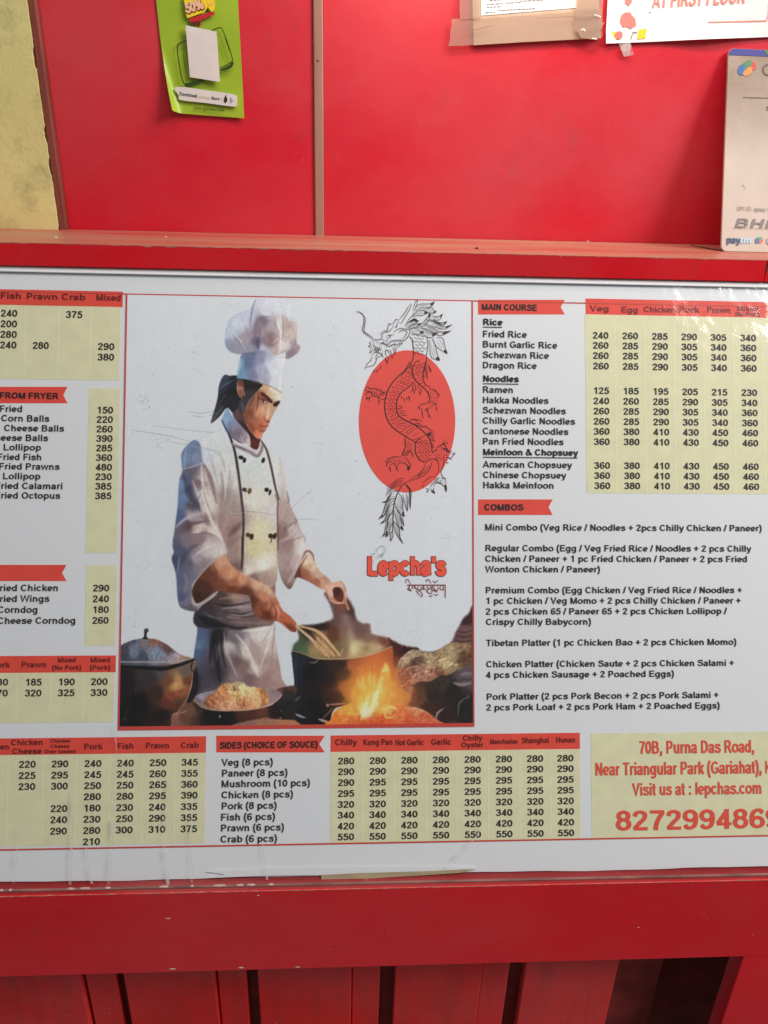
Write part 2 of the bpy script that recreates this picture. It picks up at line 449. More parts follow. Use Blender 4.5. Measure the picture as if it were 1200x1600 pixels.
sw = empty('side_wall'); sw['kind'] = 'structure'
edge = []; z = .05
while z < 1.15:
    edge.append((-.3768 + random.uniform(-.0003, .0003) + (-.0016 if math.sin(z * 70) + math.sin(z * 173 + 1) > .75 else 0), z)); z += random.uniform(.0015, .005)
poly = [(-1.6, .05)] + edge + [(-.3768, 1.15), (-1.6, 1.15)]
swp = prism_obj('plaster', [(a, b) for a, b in poly], -(WALL_Y - .0), -(WALL_Y - .012), M_yellow, sw)
swp.rotation_euler = (math.radians(90), 0, 0)
box_obj('undercoat_board', -1.6, -.3765, WALL_Y - .0075, WALL_Y + .02, .05, 1.14, M_maroon, sw)
box_obj('corner_trim', -.3765, -.3680, WALL_Y - .010, WALL_Y + .018, .05, 1.145, M_trim, sw, .0015)

counter = empty('serving_counter', None, 'red laminate counter with a worn top ledge and vertical planks below the menu board', 'counter')
LY = .1375
box_obj('countertop', -1.3, 1.3, LY + .0015, WALL_Y - .0012, LEDGE_Z - .020, LEDGE_Z, M_ledge, counter, .0008)
bm = bmesh.new()
lipx = .4005
box_obj('front_lip', -1.3, lipx - .0004, LY - .0005, LY + .0013, LEDGE_Z - .0215, LEDGE_Z + .0003, M_redband, counter, .0005)
box_obj('front_lip', lipx + .0004, 1.3, LY - .0003, LY + .0013, LEDGE_Z - .0215, LEDGE_Z + .0002, M_redband, counter, .0005)
bm.free()
PB = Plane((0, 0, 0), BV, BN)
BM = PB.matrix()
bp = prism_obj('backing_panel', [(-1.3, -.3105), (1.3, -.3105), (1.3, .290), (-1.3, .290)], -.024, -.0065, M_redband, counter)
bp.matrix_local = BM
LZ = -.2648; BY = -.1513
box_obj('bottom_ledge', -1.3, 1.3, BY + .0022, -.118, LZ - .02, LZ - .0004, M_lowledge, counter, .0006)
box_obj('apron_board', -1.3, 1.3, BY, BY + .002, -.380, LZ, M_redband, counter, .0006)
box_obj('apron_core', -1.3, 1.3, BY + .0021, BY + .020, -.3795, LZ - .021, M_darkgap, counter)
box_obj('grime_bead', -1.3, 1.3, -.1462, -.1436, LZ - .001, LZ + .0012, M_grime, counter, .0007)
SY = BY + .030
def sx(px_, y, Y=SY): return hit(px_, y, (0, Y, 0), (0, 1, 0))[0]
def slat(name, a, b, Y, mat, th=.012, bev=.0015):
    return box_obj(name, a, b, Y, Y + th, -1.05, -.345, mat, counter, bev)
b0 = [sx(-75, 1550), sx(197, 1550), sx(404, 1550), sx(616, 1550), sx(815, 1550)]
b1 = [sx(130, 1550), sx(338, 1550), sx(549, 1550), sx(750, 1550), sx(957, 1550)]
for a, b in zip(b0, b1): slat('plank', a, b, SY, M_slat)
n0 = [b1[0] + .003, b1[1] + .0016, b1[2] + .0008, b1[3] + .0008]
n1 = [sx(186, 1550, SY + .005), sx(387, 1550, SY + .005), sx(593, 1550, SY + .005), sx(791, 1550, SY + .005)]
for a, b in zip(n0, n1): slat('narrow_plank', a, b, SY + .005, M_slat, .010)
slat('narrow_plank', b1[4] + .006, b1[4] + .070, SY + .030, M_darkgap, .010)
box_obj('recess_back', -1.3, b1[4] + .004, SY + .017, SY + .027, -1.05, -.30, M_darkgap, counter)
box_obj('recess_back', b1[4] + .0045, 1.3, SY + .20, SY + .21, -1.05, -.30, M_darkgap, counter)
box_obj('side_post', .3885, 1.3, BY + .0006, BY + .021, -1.05, -.3803, M_redband, counter, .001)
cw = [(lipx - .0012, LEDGE_Z + .0002), (lipx + .0030, LEDGE_Z + .0002), (lipx + .0010, LEDGE_Z - .006), (lipx - .0002, LEDGE_Z - .015)]
ck = prism_obj('lip_crack', cw, -(LY - .0004), -(LY - .0009), M_soot0, counter); ck.rotation_euler = (math.radians(90), 0, 0)
def worn_edge(y, z, top, seed, amp):
    rr = random.Random(seed); V = []; Fq = []; x = -.48; n = 0
    while x < .5:
        d = amp * max(.08, rr.gauss(.25, .45)); k = amp * max(.08, rr.gauss(.2, .3))
        V += [(x, y - .00015, z - d), (x, y - .00015, z + .00012), (x, y + k, z + .00018)]
        if n: a = 3 * n; Fq += [(a - 3, a, a + 1, a - 2), (a - 2, a + 1, a + 2, a - 1)]
        n += 1; x += rr.uniform(.0012, .006)
    mesh_obj('worn_edge', V, Fq, M_chip2, counter)
worn_edge(LY - .0005, LEDGE_Z + .0003, True, 3, .0011)
worn_edge(BY, LZ, True, 5, .0009)
# knocks on the laminate edges, bare board showing
def chip(x, y, plane_y, s=1.0):
    p = hit(x, y, (0, plane_y, 0), (0, 1, 0))
    n = 7; V = [(p[0], p[1] - .0006, p[2])]
    for i in range(n):
        a = 2 * math.pi * i / n; r = random.uniform(.6, 1.1) * s
        V.append((p[0] + .0042 * r * math.cos(a), p[1] - .0001, p[2] + .0013 * r * math.sin(a)))
    mesh_obj('chip', V, [(0, 1 + i, 1 + (i + 1) % n) for i in range(n)], M_chip, counter)
for x, y, s in ((270, 1514, 1), (376, 1512, 1), (465, 1511, .8), (263, 1435, .7), (403, 1399, .4), (997, 1449, .3)): chip(x, y, BY, s)
def crumb(x, y, s, mat):
    p = hit(x, y, (0, 0, LEDGE_Z), (0, 0, 1))
    bm = bmesh.new(); bmesh.ops.create_icosphere(bm, subdivisions=1, radius=s)
    for v in bm.verts:
        v.co = Vector((v.co.x * random.uniform(.9, 1.8), v.co.y * random.uniform(.7, 1.3), v.co.z * .55)) * random.uniform(.85, 1.1) + Vector((p[0], p[1], LEDGE_Z + s * .45))
    return bm_obj('crumb', bm, mat)
M_crumb = simple('pale_crumb', (.75, .68, .55), .8)
M_soot = simple('dark_crumb', (.03, .02, .02), .7)
for (x, y, s, mm, lb) in ((87, 372, .0016, M_crumb, 'pale crumb on the ledge below the yellow wall'),
                          (259, 370.5, .0011, M_crumb, 'tiny pale crumb on the ledge left of the wall joint strip'),
                          (745, 389, .0019, M_soot, 'dark charred crumb at the front edge of the ledge'),
                          (918, 378, .0013, M_crumb, 'pale crumb on the ledge right of the dark crumb')):
    tag(crumb(x, y, s, mm), lb, 'crumb', 'crumbs on the ledge')

# ------------------------------------------------------------------ the menu board
BL, BR = -.62, .62
board = empty('menu_board', BM, 'wide white printed menu board under scuffed clear plastic, with a chef picture', 'menu board')
t = NT('menu_paper')
c = t.mix(t.ramp(t.noise(2.2, 4), .3, .7), (.750, .757, .765), (.772, .772, .772))
c = t.mix(t.ramp(t.noise(20, 7, rough=.75, off=2), .60, .80, 0, .18), c, (.45, .45, .42))
c = t.mix(t.ramp(t.noise(85, 4, rough=.7, off=7), .71, .76, 0, .35), c, (.30, .30, .28))
t.base(c); t.set(Roughness=.5); t.b.inputs['Specular IOR Level'].default_value = .3
M_paper = t.m
nb = 60
top = [(BL + (BR - BL) * i / nb, .3075 + .0006 * math.sin(i * .9)) for i in range(nb + 1)]
bot = [(BL + (BR - BL) * i / nb, -.2968 + .0006 * math.sin(i * .55 + 1) + .0003 * math.sin(i * 1.7)) for i in range(nb + 1)]
prism_obj('sheet', bot + top[::-1], -.0045, 0.0, M_paper, board)

M_black = ink('black_ink', (34, 30, 31), wear=.38)
M_black2 = ink('black_ink_heavy', (30, 26, 27), wear=.2)
M_head = ink('dark_header_ink', (92, 24, 20), wear=.5)
M_banner = ink('red_banner_ink', (198, 66, 52), nz=.06)
M_rule = ink('red_rule_ink', (176, 62, 52))
M_redtext = ink('red_text_ink', (196, 72, 55))
M_panel = ink('cream_panel_ink', (194, 190, 155), nz=.05)
M_stripe = ink('cream_stripe_ink', (198, 195, 160), nz=.03)

def panel(name, pts, mat, parent=board, w=.0002, thick=.0001):
    return prism_obj(name, [PB.px(*p) for p in pts], w - thick, w, mat, parent)
def rect(name, x0, y0, x1, y1, mat, xref=None, yref=None, w=.0002, parent=board):
    xm = (x0 + x1) / 2; ym = (y0 + y1) / 2
    u0 = PB.px(x0, ym)[0]; u1 = PB.px(x1, ym)[0]; v0 = PB.px(xm, y0)[1]; v1 = PB.px(xm, y1)[1]
    return prism_obj(name, [(u0, v1), (u1, v1), (u1, v0), (u0, v0)], w - .0001, w, mat, parent)
def stripes(parent, xs, y0, y1, hw=1.2):
    for x in xs: rect('column_line', x - hw, y0, x + hw, y1, M_stripe, w=.00028, parent=parent)
def banner(x0, x1, notch, y0, y1, txt, tx0, tx1, ty, cap=9.8):
    ym = (y0 + y1) / 2
    b = panel('heading_banner', [(x0, y0), (x1, y0), (notch, ym), (x1, y1), (x0, y1)], M_banner)
    if txt:
        p = Print(PB); p.text(txt, tx0, tx1, ty, cap, vs=92, hs=74); p.build('heading_lettering', M_black2, b)
    return b
def header(x0, y0, x1, y1, items, mat=M_head):
    h = rect('table_header', x0, y0, x1, y1, M_banner)
    p = Print(PB)
    for it in items: p.text(*it, vs=74, hs=60)
    p.build('header_lettering', mat, h)
    return h
def column(parent, x0, x1, rows, vals, yref, cap=10.8):
    """one printed column of figures; row heights taken from one reference column"""
    p = Print(PB)
    u0 = PB.px(x0, rows[len(rows) // 2])[0]; u1 = PB.px(x1, rows[len(rows) // 2])[0]
    for y, v in zip(rows, vals):
        if not v: continue
        vv = PB.px(yref, y)[1]; cp = PB.px(yref, y - cap)[1] - vv
        p.text_uv(v, u0, u1, vv, cp)
    p.build('price_column', M_black, parent)
def lines(name, items, cap=10.6, mat=None, vs=72, hs=56, parent=board):
    p = Print(PB)
    for txt, x0, x1, y in items: p.text(txt, x0, x1, y, cap, vs=vs, hs=hs)
    return p.build(name, mat or M_black, parent)

# -- printed rules
p = Print(PB, .0004)
for v, h in ((.2853, .0006), (-.2656, .0008)):
    V, Fc = ribbon([(BL + .01, v), (BR - .01, v)], h); p.add2d(V, Fc)
p.build('printed_rule', M_rule, board)

# -- soups table, top left
header(-180, 452, 192, 476.5, [('Fish', 1.5, 33, 467, 9.6), ('Prawn', 42, 90, 468, 9.6), ('Crab', 97, 133, 469, 9.6), ('Mixed', 151, 189, 470, 9.6)])
pn = rect('price_panel', -180, 476, 187.5, 592, M_panel)
stripes(pn, (39, 91, 141), 479, 591)
column(pn, 1.5, 26, (495, 511.5, 528, 544.5), ('240', '200', '280', '240'), 14)
column(pn, 52, 76, (545.3,), ('280',), 64)
column(pn, 104, 128.5, (497,), ('375',), 116)
column(pn, 153.5, 178, (547, 563.5), ('290', '380'), 166)
# -- crispy from the fryer
banner(-170, 105.5, 99, 604.5, 630, 'FROM FRYER', 0, 91, 623, 9.4)
pn = rect('price_panel', 136.5, 607, 185, 864, M_panel)
lines('dish_list', [('Fried', 0, 35, 643.7), ('Corn Balls', 2.5, 77, 658.6), ('Cheese Balls', 7, 100, 674), ('Cheese Balls', -18, 75, 688.8),
                    ('Lollipop', 6, 64, 703.8), ('Fried Fish', -3, 65, 718.9), ('Fried Prawns', -1, 93, 733.7), ('Lollipop', 5, 63, 748.8),
                    ('Fried Calamari', -7, 98, 764), ('Fried Octopus', -7, 94, 779)], 10.0)
column(pn, 150.7, 175, (646, 660.7, 675.7, 690.4, 705.3, 720.2, 735.2, 750.1, 765.1, 780), ('150', '220', '260', '390', '285', '360', '480', '230', '385', '385'), 163, 10.5)
# -- fried list
banner(-170, 104, 97, 882.6, 907.8, None, 0, 0, 0)
pn = rect('price_panel', 133.5, 883, 181.5, 1009, M_panel)
lines('dish_list', [('Fried Chicken', -9, 91, 923.5), ('Fried Wings', -9, 77, 940.3), ('Corndog', -3, 59, 957.5), ('Cheese Corndog', -3, 118, 974.5)], 10.4)
column(pn, 145.5, 169.7, (924, 940.8, 957.6, 974.5), ('290', '240', '180', '260'), 157, 10.6)
# -- small table
header(-180, 1025, 181, 1051.5, [('Pork', -11, 15, 1043, 8.8), ('Prawn', 34, 72, 1042.5, 8.8), ('Mixed', 91, 118.5, 1034.6, 7.6), ('(No Pork)', 82, 127, 1046.5, 7.4), ('Mixed', 142, 172, 1034.6, 7.6), ('(Pork)', 141, 172, 1046.5, 7.4)])
pn = rect('price_panel', -180, 1051.5, 178, 1130, M_panel)
stripes(pn, (26, 78, 130), 1053, 1129)
column(pn, -4, 12, (1071, 1088), ('30', '70'), 6)
column(pn, 40, 64.5, (1071, 1088), ('185', '320'), 52)
column(pn, 91.5, 116.2, (1070.6, 1087.6), ('190', '325'), 104)
column(pn, 142.7, 167.5, (1070.2, 1087.2), ('200', '330'), 155)
# -- bottom left table
header(-180, 1153, 322, 1179, [('Chicken', -33, 14.5, 1171, 8.8), ('Chicken', 18, 67, 1164, 9), ('Cheese', 20, 65, 1177.6, 8.6), ('Chicken', 79, 110, 1160, 5.6), ('Cheese', 79.5, 108.5, 1168.2, 5.4), ('Over loaded', 70, 118, 1176.4, 5.4),
                               ('Pork', 132, 160, 1170.6, 9.2), ('Fish', 184, 209, 1169.8, 9.2), ('Prawn', 228, 264.5, 1169, 9.2), ('Crab', 283, 310.5, 1168.4, 9.2)])
pn = rect('price_panel', -180, 1179, 320.5, 1322, M_panel)
stripes(pn, (11, 66, 118, 170, 221, 272), 1181, 1321)
R8 = (1198, 1215.4, 1232.6, 1249.9, 1267.6, 1285, 1302.6, 1320)
column(pn, 29, 54, R8, ('220', '225', '230'), 145)
column(pn, 80, 105, R8, ('290', '295', '300', '', '220', '240', '290'), 145)
column(pn, 131.5, 157, R8, ('240', '245', '250', '280', '180', '230', '280', '210'), 145)
column(pn, 182.5, 207.5, R8, ('240', '245', '250', '280', '230', '250', '300'), 145)
column(pn, 233.5, 258.5, R8, ('250', '260', '265', '295', '240', '290', '310'), 145)
column(pn, 283.5, 308, R8, ('345', '355', '360', '390', '335', '355', '375'), 145)
# -- sides
banner(338, 507.5, 499, 1149.5, 1175.5, 'SIDES (CHOICE OF SOUCE)', 344, 496, 1168.6, 10)
lines('dish_list', [('Veg (8 pcs)', 347, 426, 1196), ('Paneer (8 pcs)', 347, 449, 1212.6), ('Mushroom (10 pcs)', 346.5, 484, 1229), ('Chicken (8 pcs)', 346.5, 457.5, 1246.4),
                    ('Pork (8 pcs)', 346.5, 432, 1263.8), ('Fish (6 pcs)', 345.5, 429.5, 1281.3), ('Prawn (6 pcs)', 345.5, 443.5, 1298), ('Crab (6 pcs)', 345, 432.5, 1315.5)], 11)
header(516.5, 1147, 906, 1172.5, [('Chilly', 524, 557, 1164, 9.4), ('Kung Pao', 568, 613, 1163.8, 9.4), ('Hot Garlic', 618, 662, 1164.2, 9.2), ('Garlic', 674, 705, 1163.4, 9.2), ('Chilly', 723.5, 753, 1157, 8.4), ('Oyster', 721, 755, 1167.3, 8.2),
                                  ('Manchurian', 766, 808.5, 1162, 7.6), ('Shanghai', 815.5, 857.5, 1160.7, 8.8), ('Hunan', 869, 898.5, 1160, 8.8)])
pn = rect('price_panel', 516.5, 1172.5, 906.5, 1315, M_panel)
stripes(pn, (566, 615, 665, 714, 763, 812, 860), 1174, 1314)
R8 = (1194, 1210.6, 1227.7, 1244.7, 1261.8, 1278.6, 1295.7, 1312.5)
for k, x0 in enumerate((528.5, 578, 627.5, 677, 726.5, 775.5, 824.2, 871.7)):
    column(pn, x0, x0 + 24.4, R8, ('280', '290', '290' if k == 0 else '295', '295', '320', '340', '420', '550'), 541, 10.6)
# -- address
pn = rect('address_panel', 924, 1143, 1420, 1307, M_panel)
p = Print(PB)
p.text('70B, Purna Das Road,', 999.5, 1178, 1176.6, 20, vs=82, hs=54)
p.text('Near Triangular Park (Gariahat),', 930.5, 1189.5, 1209.8, 20, vs=82, hs=54)
p.text_uv('K', PB.px(1195.5, 1208)[0], PB.px(1195.5, 1208)[0] + .0072, PB.px(1195.5, 1208.0)[1], .0128, vs=60, hs=54)
p.text('Visit us at : lepchas.com', 989, 1189.5, 1241.5, 19.5, vs=82, hs=54)
p.build('address_lettering', M_redtext, pn)
p = Print(PB); p.text('8272994869', 964, 1219, 1295.4, 31, vs=74, hs=58); p.build('phone_number', M_redtext, pn)
# -- main course
banner(747, 882.5, 876, 468.5, 491.3, 'MAIN COURSE', 753, 838.5, 485, 9.6)
HH = ink('header_ink_under_glare', (110, 34, 34), wear=.7)
header(915, 471.5, 1420, 496, [('Veg', 922, 951, 486.4, 9), ('Egg', 971, 996.5, 488.4, 9), ('Chicken', 1006, 1055, 488.2, 9), ('Pork', 1061, 1092, 488.4, 9), ('Prawn', 1105, 1141, 489, 9), ('Mixed', 1152, 1184, 486, 6.8), ('(No Pork)', 1149, 1187, 494, 6.2)], HH)
pn = rect('price_panel', 915, 496, 1420, 772, M_panel)
stripes(pn, (962, 1008, 1054, 1100, 1147, 1193), 498, 771)
R = (529.3, 545, 560.9, 577.2, 615.6, 631.7, 647.5, 663.5, 679.3, 695.3, 732.4, 748.2, 764)
A = ['240 260 285 290 305 340'] + ['260 285 290 305 340 360'] * 3 + ['125 185 195 205 215 230', '240 260 285 290 305 340'] + ['260 285 290 305 340 360'] * 2 + ['360 380 410 430 450 460'] * 5
for k, x0 in enumerate((928, 974.5, 1021, 1067, 1113, 1159.5)):
    column(pn, x0, x0 + 23.4, R, [r.split()[k] for r in A], 939, 10.4)
lines('dish_list', [('Fried Rice', 754.5, 822.5, 527.4), ('Burnt Garlic Rice', 754.5, 870, 543.8), ('Schezwan Rice', 754.5, 857, 560), ('Dragon Rice', 754.5, 838, 576)], 10.2)
lines('dish_list', [('Ramen', 754.5, 801.5, 614), ('Hakka Noodles', 754.5, 856.5, 630.5), ('Schezwan Noodles', 754.5, 883.5, 646.6), ('Chilly Garlic Noodles', 754.5, 898, 662.8), ('Cantonese Noodles', 754.5, 887.5, 679), ('Pan Fried Noodles', 754.5, 880, 695)], 10.2)
lines('dish_list', [('American Chopsuey', 755, 893, 731), ('Chinese Chopsuey', 755, 884, 747.3), ('Hakka Meinfoon', 755, 865, 763.2)], 10.2)
for txt, x1, y in (('Rice', 784.5, 508.3), ('Noodles', 810, 596.8), ('Meinfoon & Chopsuey', 902.5, 711.6)):
    p = Print(PB); p.text(txt, 755, x1, y, 9.8, vs=90, hs=72)
    u0, v0 = PB.px(754.5, y + 2.8); u1, _ = PB.px(x1, y + 2.8)
    V, Fc = ribbon([(u0, v0), (u1, v0)], .00045); p.add2d(V, Fc)
    p.build('section_heading', M_black2, board)
# -- combos
banner(747, 863.5, 857, 780.3, 804.6, 'COMBOS', 757, 817, 797.4, 9.6)
for para in ([('Mini Combo (Veg Rice / Noodles + 2pcs Chilly Chicken / Paneer)', 758, 1189.5, 829.4)],
             [('Regular Combo (Egg / Veg Fried Rice / Noodles + 2 pcs Chilly', 758.5, 1173, 861.6), ('Chicken / Paneer + 1 pc Fried Chicken / Paneer + 2 pcs Fried', 758.5, 1167, 878), ('Wonton Chicken / Paneer)', 759, 937, 894.2)],
             [('Premium Combo (Egg Chicken / Veg Fried Rice / Noodles +', 759, 1159, 926.8), ('1 pc Chicken / Veg Momo + 2 pcs Chilly Chicken / Paneer +', 759.5, 1157, 943.2), ('2 pcs Chicken 65 / Paneer 65 + 2 pcs Chicken Lollipop /', 759.5, 1134.5, 959.8), ('Crispy Chilly Babycorn)', 759.5, 923, 976.2)],
             [('Tibetan Platter (1 pc Chicken Bao + 2 pcs Chicken Momo)', 760, 1150, 1008.4)],
             [('Chicken Platter (Chicken Saute + 2 pcs Chicken Salami +', 760, 1146.5, 1041.4), ('4 pcs Chicken Sausage + 2 Poached Eggs)', 760, 1052.5, 1058.2)],
             [('Pork Platter (2 pcs Pork Becon + 2 pcs Pork Salami +', 760.5, 1122.5, 1091.8), ('2 pcs Pork Loaf + 2 pcs Pork Ham + 2 Poached Eggs)', 760.5, 1124, 1108.4)]):
    lines('combo_paragraph', para, 10.0)

# ------------------------------------------------------------------ the printed chef picture (flat print, painted into a fine colour grid)
PU0, PU1, PV0, PV1 = -.2620, .0912, -.1497, .2851
NXg, NYg = 590, 726
gu = np.linspace(PU0, PU1, NXg); gv = np.linspace(PV0, PV1, NYg)
GU, GV = np.meshgrid(gu, gv)
PX, PY = PB.to_px(GU.ravel(), GV.ravel())
PX = PX.reshape(NYg, NXg).astype(np.float32); PY = PY.reshape(NYg, NXg).astype(np.float32)
CV = np.zeros((NYg, NXg, 3), np.float32); CV[:] = (197, 199.5, 202)
CROP = {'H': (340, 450, 8.571), 'F': (320, 580, 8.571), 'T': (260, 680, 7.5), 'R': (400, 660, 8.0), 'A': (260, 840, 6.0), 'K': (180, 970, 8.571),
        'W': (290, 960, 7.0588), 'HA': (440, 850, 7.5), 'PO': (450, 960, 7.0588), 'FI': (590, 940, 7.742), 'P': (0, 0, 1.0)}
def cc(k, pts):
    ox, oy, s = CROP[k]
    return [(ox + p[0] / s, oy + p[1] / s) + tuple(p[2:]) for p in pts]
def window(x0, x1, y0, y1):
    # grid rows/cols whose pixels can fall in this photograph box
    msk = (PX >= x0) & (PX <= x1) & (PY >= y0) & (PY <= y1)
    r = np.where(msk.any(1))[0]; c = np.where(msk.any(0))[0]
    if len(r) == 0 or len(c) == 0: return None
    return slice(r[0], r[-1] + 1), slice(c[0], c[-1] + 1)
def smooth_noise(shape, cell):
    h, w_ = shape; gh, gw = int(h / cell[0]) + 3, int(w_ / cell[1]) + 3
    g = RNG.rand(gh, gw).astype(np.float32)
    y = np.arange(h) / cell[0]; x = np.arange(w_) / cell[1]
    yi = y.astype(int); xi = x.astype(int); fy = (y - yi)[:, None]; fx = (x - xi)[None, :]
    fy = fy * fy * (3 - 2 * fy); fx = fx * fx * (3 - 2 * fx)
    a = g[yi][:, xi]; b = g[yi][:, xi + 1]; c = g[yi + 1][:, xi]; d = g[yi + 1][:, xi + 1]
    return (a * (1 - fx) + b * fx) * (1 - fy) + (c * (1 - fx) + d * fx) * fy - .5
NZ1 = smooth_noise((NYg, NXg), (9, 4)); NZ2 = smooth_noise((NYg, NXg), (3.2, 2.2)); NZ3 = smooth_noise((NYg, NXg), (5, 14)); NZ4 = smooth_noise((NYg, NXg), (26, 13)); NZ5 = smooth_noise((NYg, NXg), (13, 22))
def sdf(P, X, Y):
    P = np.array(P, np.float32); n = len(P)
    d = np.full(X.shape, 1e9, np.float32); ins = np.zeros(X.shape, bool)
    for i in range(n):
        ax, ay = P[i]; bx, by = P[(i + 1) % n]
        ex, ey = bx - ax, by - ay
        px_, py_ = X - ax, Y - ay
        tt = np.clip((px_ * ex + py_ * ey) / (ex * ex + ey * ey + 1e-9), 0, 1)
        d = np.minimum(d, (px_ - ex * tt) ** 2 + (py_ - ey * tt) ** 2)
        if ay != by:
            ins ^= ((ay > Y) != (by > Y)) & (X < (bx - ax) * (Y - ay) / (by - ay) + ax)
    d = np.sqrt(d)
    return np.where(ins, d, -d)
def field(stops, X, Y, pw=3.6):
    if not isinstance(stops, list): return np.broadcast_to(np.array(stops, np.float32), X.shape + (3,))
    acc = np.zeros(X.shape + (3,), np.float32); ws = np.zeros(X.shape, np.float32)
    for x, y, c in stops:
        wt = 1.0 / (((X - x) ** 2 + (Y - y) ** 2) + 2.0) ** (pw / 2)
        acc += wt[..., None] * np.array(c, np.float32); ws += wt
    return acc / ws[..., None]
def blend(win, al, col):
    CV[win] = CV[win] * (1 - al[..., None]) + col * al[..., None]
def FILL(k, pts, stops, soft=.9, sm=5, a=1.0, tex=.022, wob=1.0, jag=0.0):
    P = cc(k, pts)
    if sm: P = spline(P, sm, closed=True)
    P = np.array(P)
    wn = window(P[:, 0].min() - soft - 3, P[:, 0].max() + soft + 3, P[:, 1].min() - soft - 3, P[:, 1].max() + soft + 3)
    if wn is None: return
    X, Y = PX[wn], PY[wn]
    d = sdf(P, X, Y) + jag * NZ2[wn] * 2
    al = np.clip(d / soft * .5 + .5, 0, 1) * a
    if isinstance(stops, list): stops = [(q[0], q[1], q[2]) for q in cc(k, stops)]
    wx = X + wob * 11 * NZ4[wn]; wy = Y + wob * 11 * NZ5[wn]
    col = field(stops, wx, wy) * (1 + tex * 2 * (NZ2[wn] + NZ1[wn] * .8))[..., None]
    blend(wn, al, col)
def STR(k, pts, wd, col, a=1.0, soft=.7, taper=.75, sm=6):
    s = CROP[k][2]; P = cc(k, pts)
    if len(P) > 2: P = spline(P, sm)
    P = np.array(P, np.float32); hw = wd / s / 2
    wn = window(P[:, 0].min() - hw - soft, P[:, 0].max() + hw + soft, P[:, 1].min() - hw - soft, P[:, 1].max() + hw + soft)
    if wn is None: return
    X, Y = PX[wn], PY[wn]; best = np.full(X.shape, -1e9, np.float32); n = len(P)
    for i in range(n - 1):
        ax, ay = P[i]; ex, ey = P[i + 1] - P[i]
        tt = np.clip(((X - ax) * ex + (Y - ay) * ey) / (ex * ex + ey * ey + 1e-9), 0, 1)
        d = np.sqrt((X - ax - ex * tt) ** 2 + (Y - ay - ey * tt) ** 2)
        g = (i + tt) / (n - 1); h = hw * (1 - taper * np.abs(2 * g - 1) ** 2)
        best = np.maximum(best, h - d)
    al = np.clip(best / soft * .5 + .5, 0, 1) * a
    blend(wn, al, np.array(col, np.float32) * (1 + .08 * NZ2[wn])[..., None])
def BLOB(k, x, y, rx, ry, col, a=1.0, rot=0.0, hard=1.0):
    s = CROP[k][2]; (x, y), = cc(k, [(x, y)]); rx /= s; ry /= s; q = max(rx, ry) * 2.4
    wn = window(x - q, x + q, y - q, y + q)
    if wn is None: return
    dx, dy = PX[wn] - x, PY[wn] - y; c_, s_ = math.cos(rot), math.sin(rot)
    r2 = ((dx * c_ + dy * s_) / rx) ** 2 + ((-dx * s_ + dy * c_) / ry) ** 2
    al = a * (np.exp(-r2 * 1.2) if hard <= 1 else np.clip((1.1 - np.sqrt(r2)) * hard, 0, 1))
    blend(wn, al, np.array(col, np.float32))
def DABS(k, pts, n, ln, wd, jit, ang, sp_=.5, a=.5):
    """short brush marks that pick up the colour under them and shift it"""
    P = np.array(spline(cc(k, pts), 4, closed=True)); s = CROP[k][2]
    lo, hi = P.min(0), P.max(0); done = 0
    for _ in range(n * 4):
        if done >= n: break
        q = lo + (hi - lo) * RNG.rand(2)
        if sdf(P, np.array([[q[0]]], np.float32), np.array([[q[1]]], np.float32))[0, 0] < 1: continue
        done += 1
        j = int(np.clip((q[0] - PX[NYg // 2, 0]) / (PX[NYg // 2, -1] - PX[NYg // 2, 0]) * (NXg - 1), 0, NXg - 1))
        i = int(np.clip((PY[0, j] - q[1]) / (PY[0, j] - PY[-1, j]) * (NYg - 1), 0, NYg - 1))
        c = CV[i, j].copy(); f = 1 + jit * (RNG.rand() * 2 - 1); c = np.clip(c * f, 8, 240)
        th = ang + sp_ * (RNG.rand() * 2 - 1); L = ln * (.6 + .8 * RNG.rand()) / 2
        d = np.array((math.cos(th), math.sin(th))) * L; b = np.array((-d[1], d[0])) * .25 * (RNG.rand() * 2 - 1)
        STR('P', [tuple(q - d), tuple(q + b), tuple(q + d)], wd, c, a, .6, .8, 3)

# --- apron below the waist
FILL('W', [(120, 0), (130, 170), (95, 420), (80, 600), (85, 950), (200, 980), (1085, 900), (1060, 700), (1020, 450), (990, 230), (980, 100), (780, 30), (400, 0)],
     [(150, 250, (80, 105, 155)), (130, 430, (75, 105, 155)), (120, 330, (95, 125, 170)), (200, 450, (90, 90, 120)), (300, 500, (85, 75, 88)), (350, 250, (50, 45, 50)), (350, 650, (70, 60, 66)),
      (200, 750, (85, 75, 90)), (120, 750, (60, 52, 64)), (470, 350, (185, 175, 172)), (560, 500, (125, 100, 100)), (520, 250, (130, 120, 125)), (650, 430, (200, 190, 180)), (760, 600, (205, 195, 185)),
      (620, 600, (145, 115, 112)), (800, 250, (205, 197, 190)), (750, 400, (175, 155, 150)), (900, 200, (205, 198, 192)), (930, 300, (195, 180, 172)), (850, 550, (180, 150, 140)), (900, 700, (165, 130, 122)),
      (1020, 650, (178, 145, 135)), (700, 700, (140, 105, 105)), (560, 700, (150, 125, 128)), (250, 850, (105, 92, 102))], 1.0, 4, wob=.6)
STR('W', [(560, 220), (690, 400), (800, 690)], 34, (212, 202, 192), .8, 2)
STR('W', [(470, 210), (560, 330), (640, 520)], 26, (105, 95, 102), .55, 3)
STR('W', [(420, 190), (450, 400), (570, 690)], 24, (190, 176, 172), .8, 2)
STR('W', [(960, 110), (920, 300), (820, 600)], 20, (214, 206, 196), .75, 1.6)
STR('W', [(985, 110), (972, 260), (940, 600)], 12, (150, 118, 110), .6, 1.5)
STR('W', [(690, 200), (740, 330), (840, 380)], 20, (165, 140, 136), .6, 2)
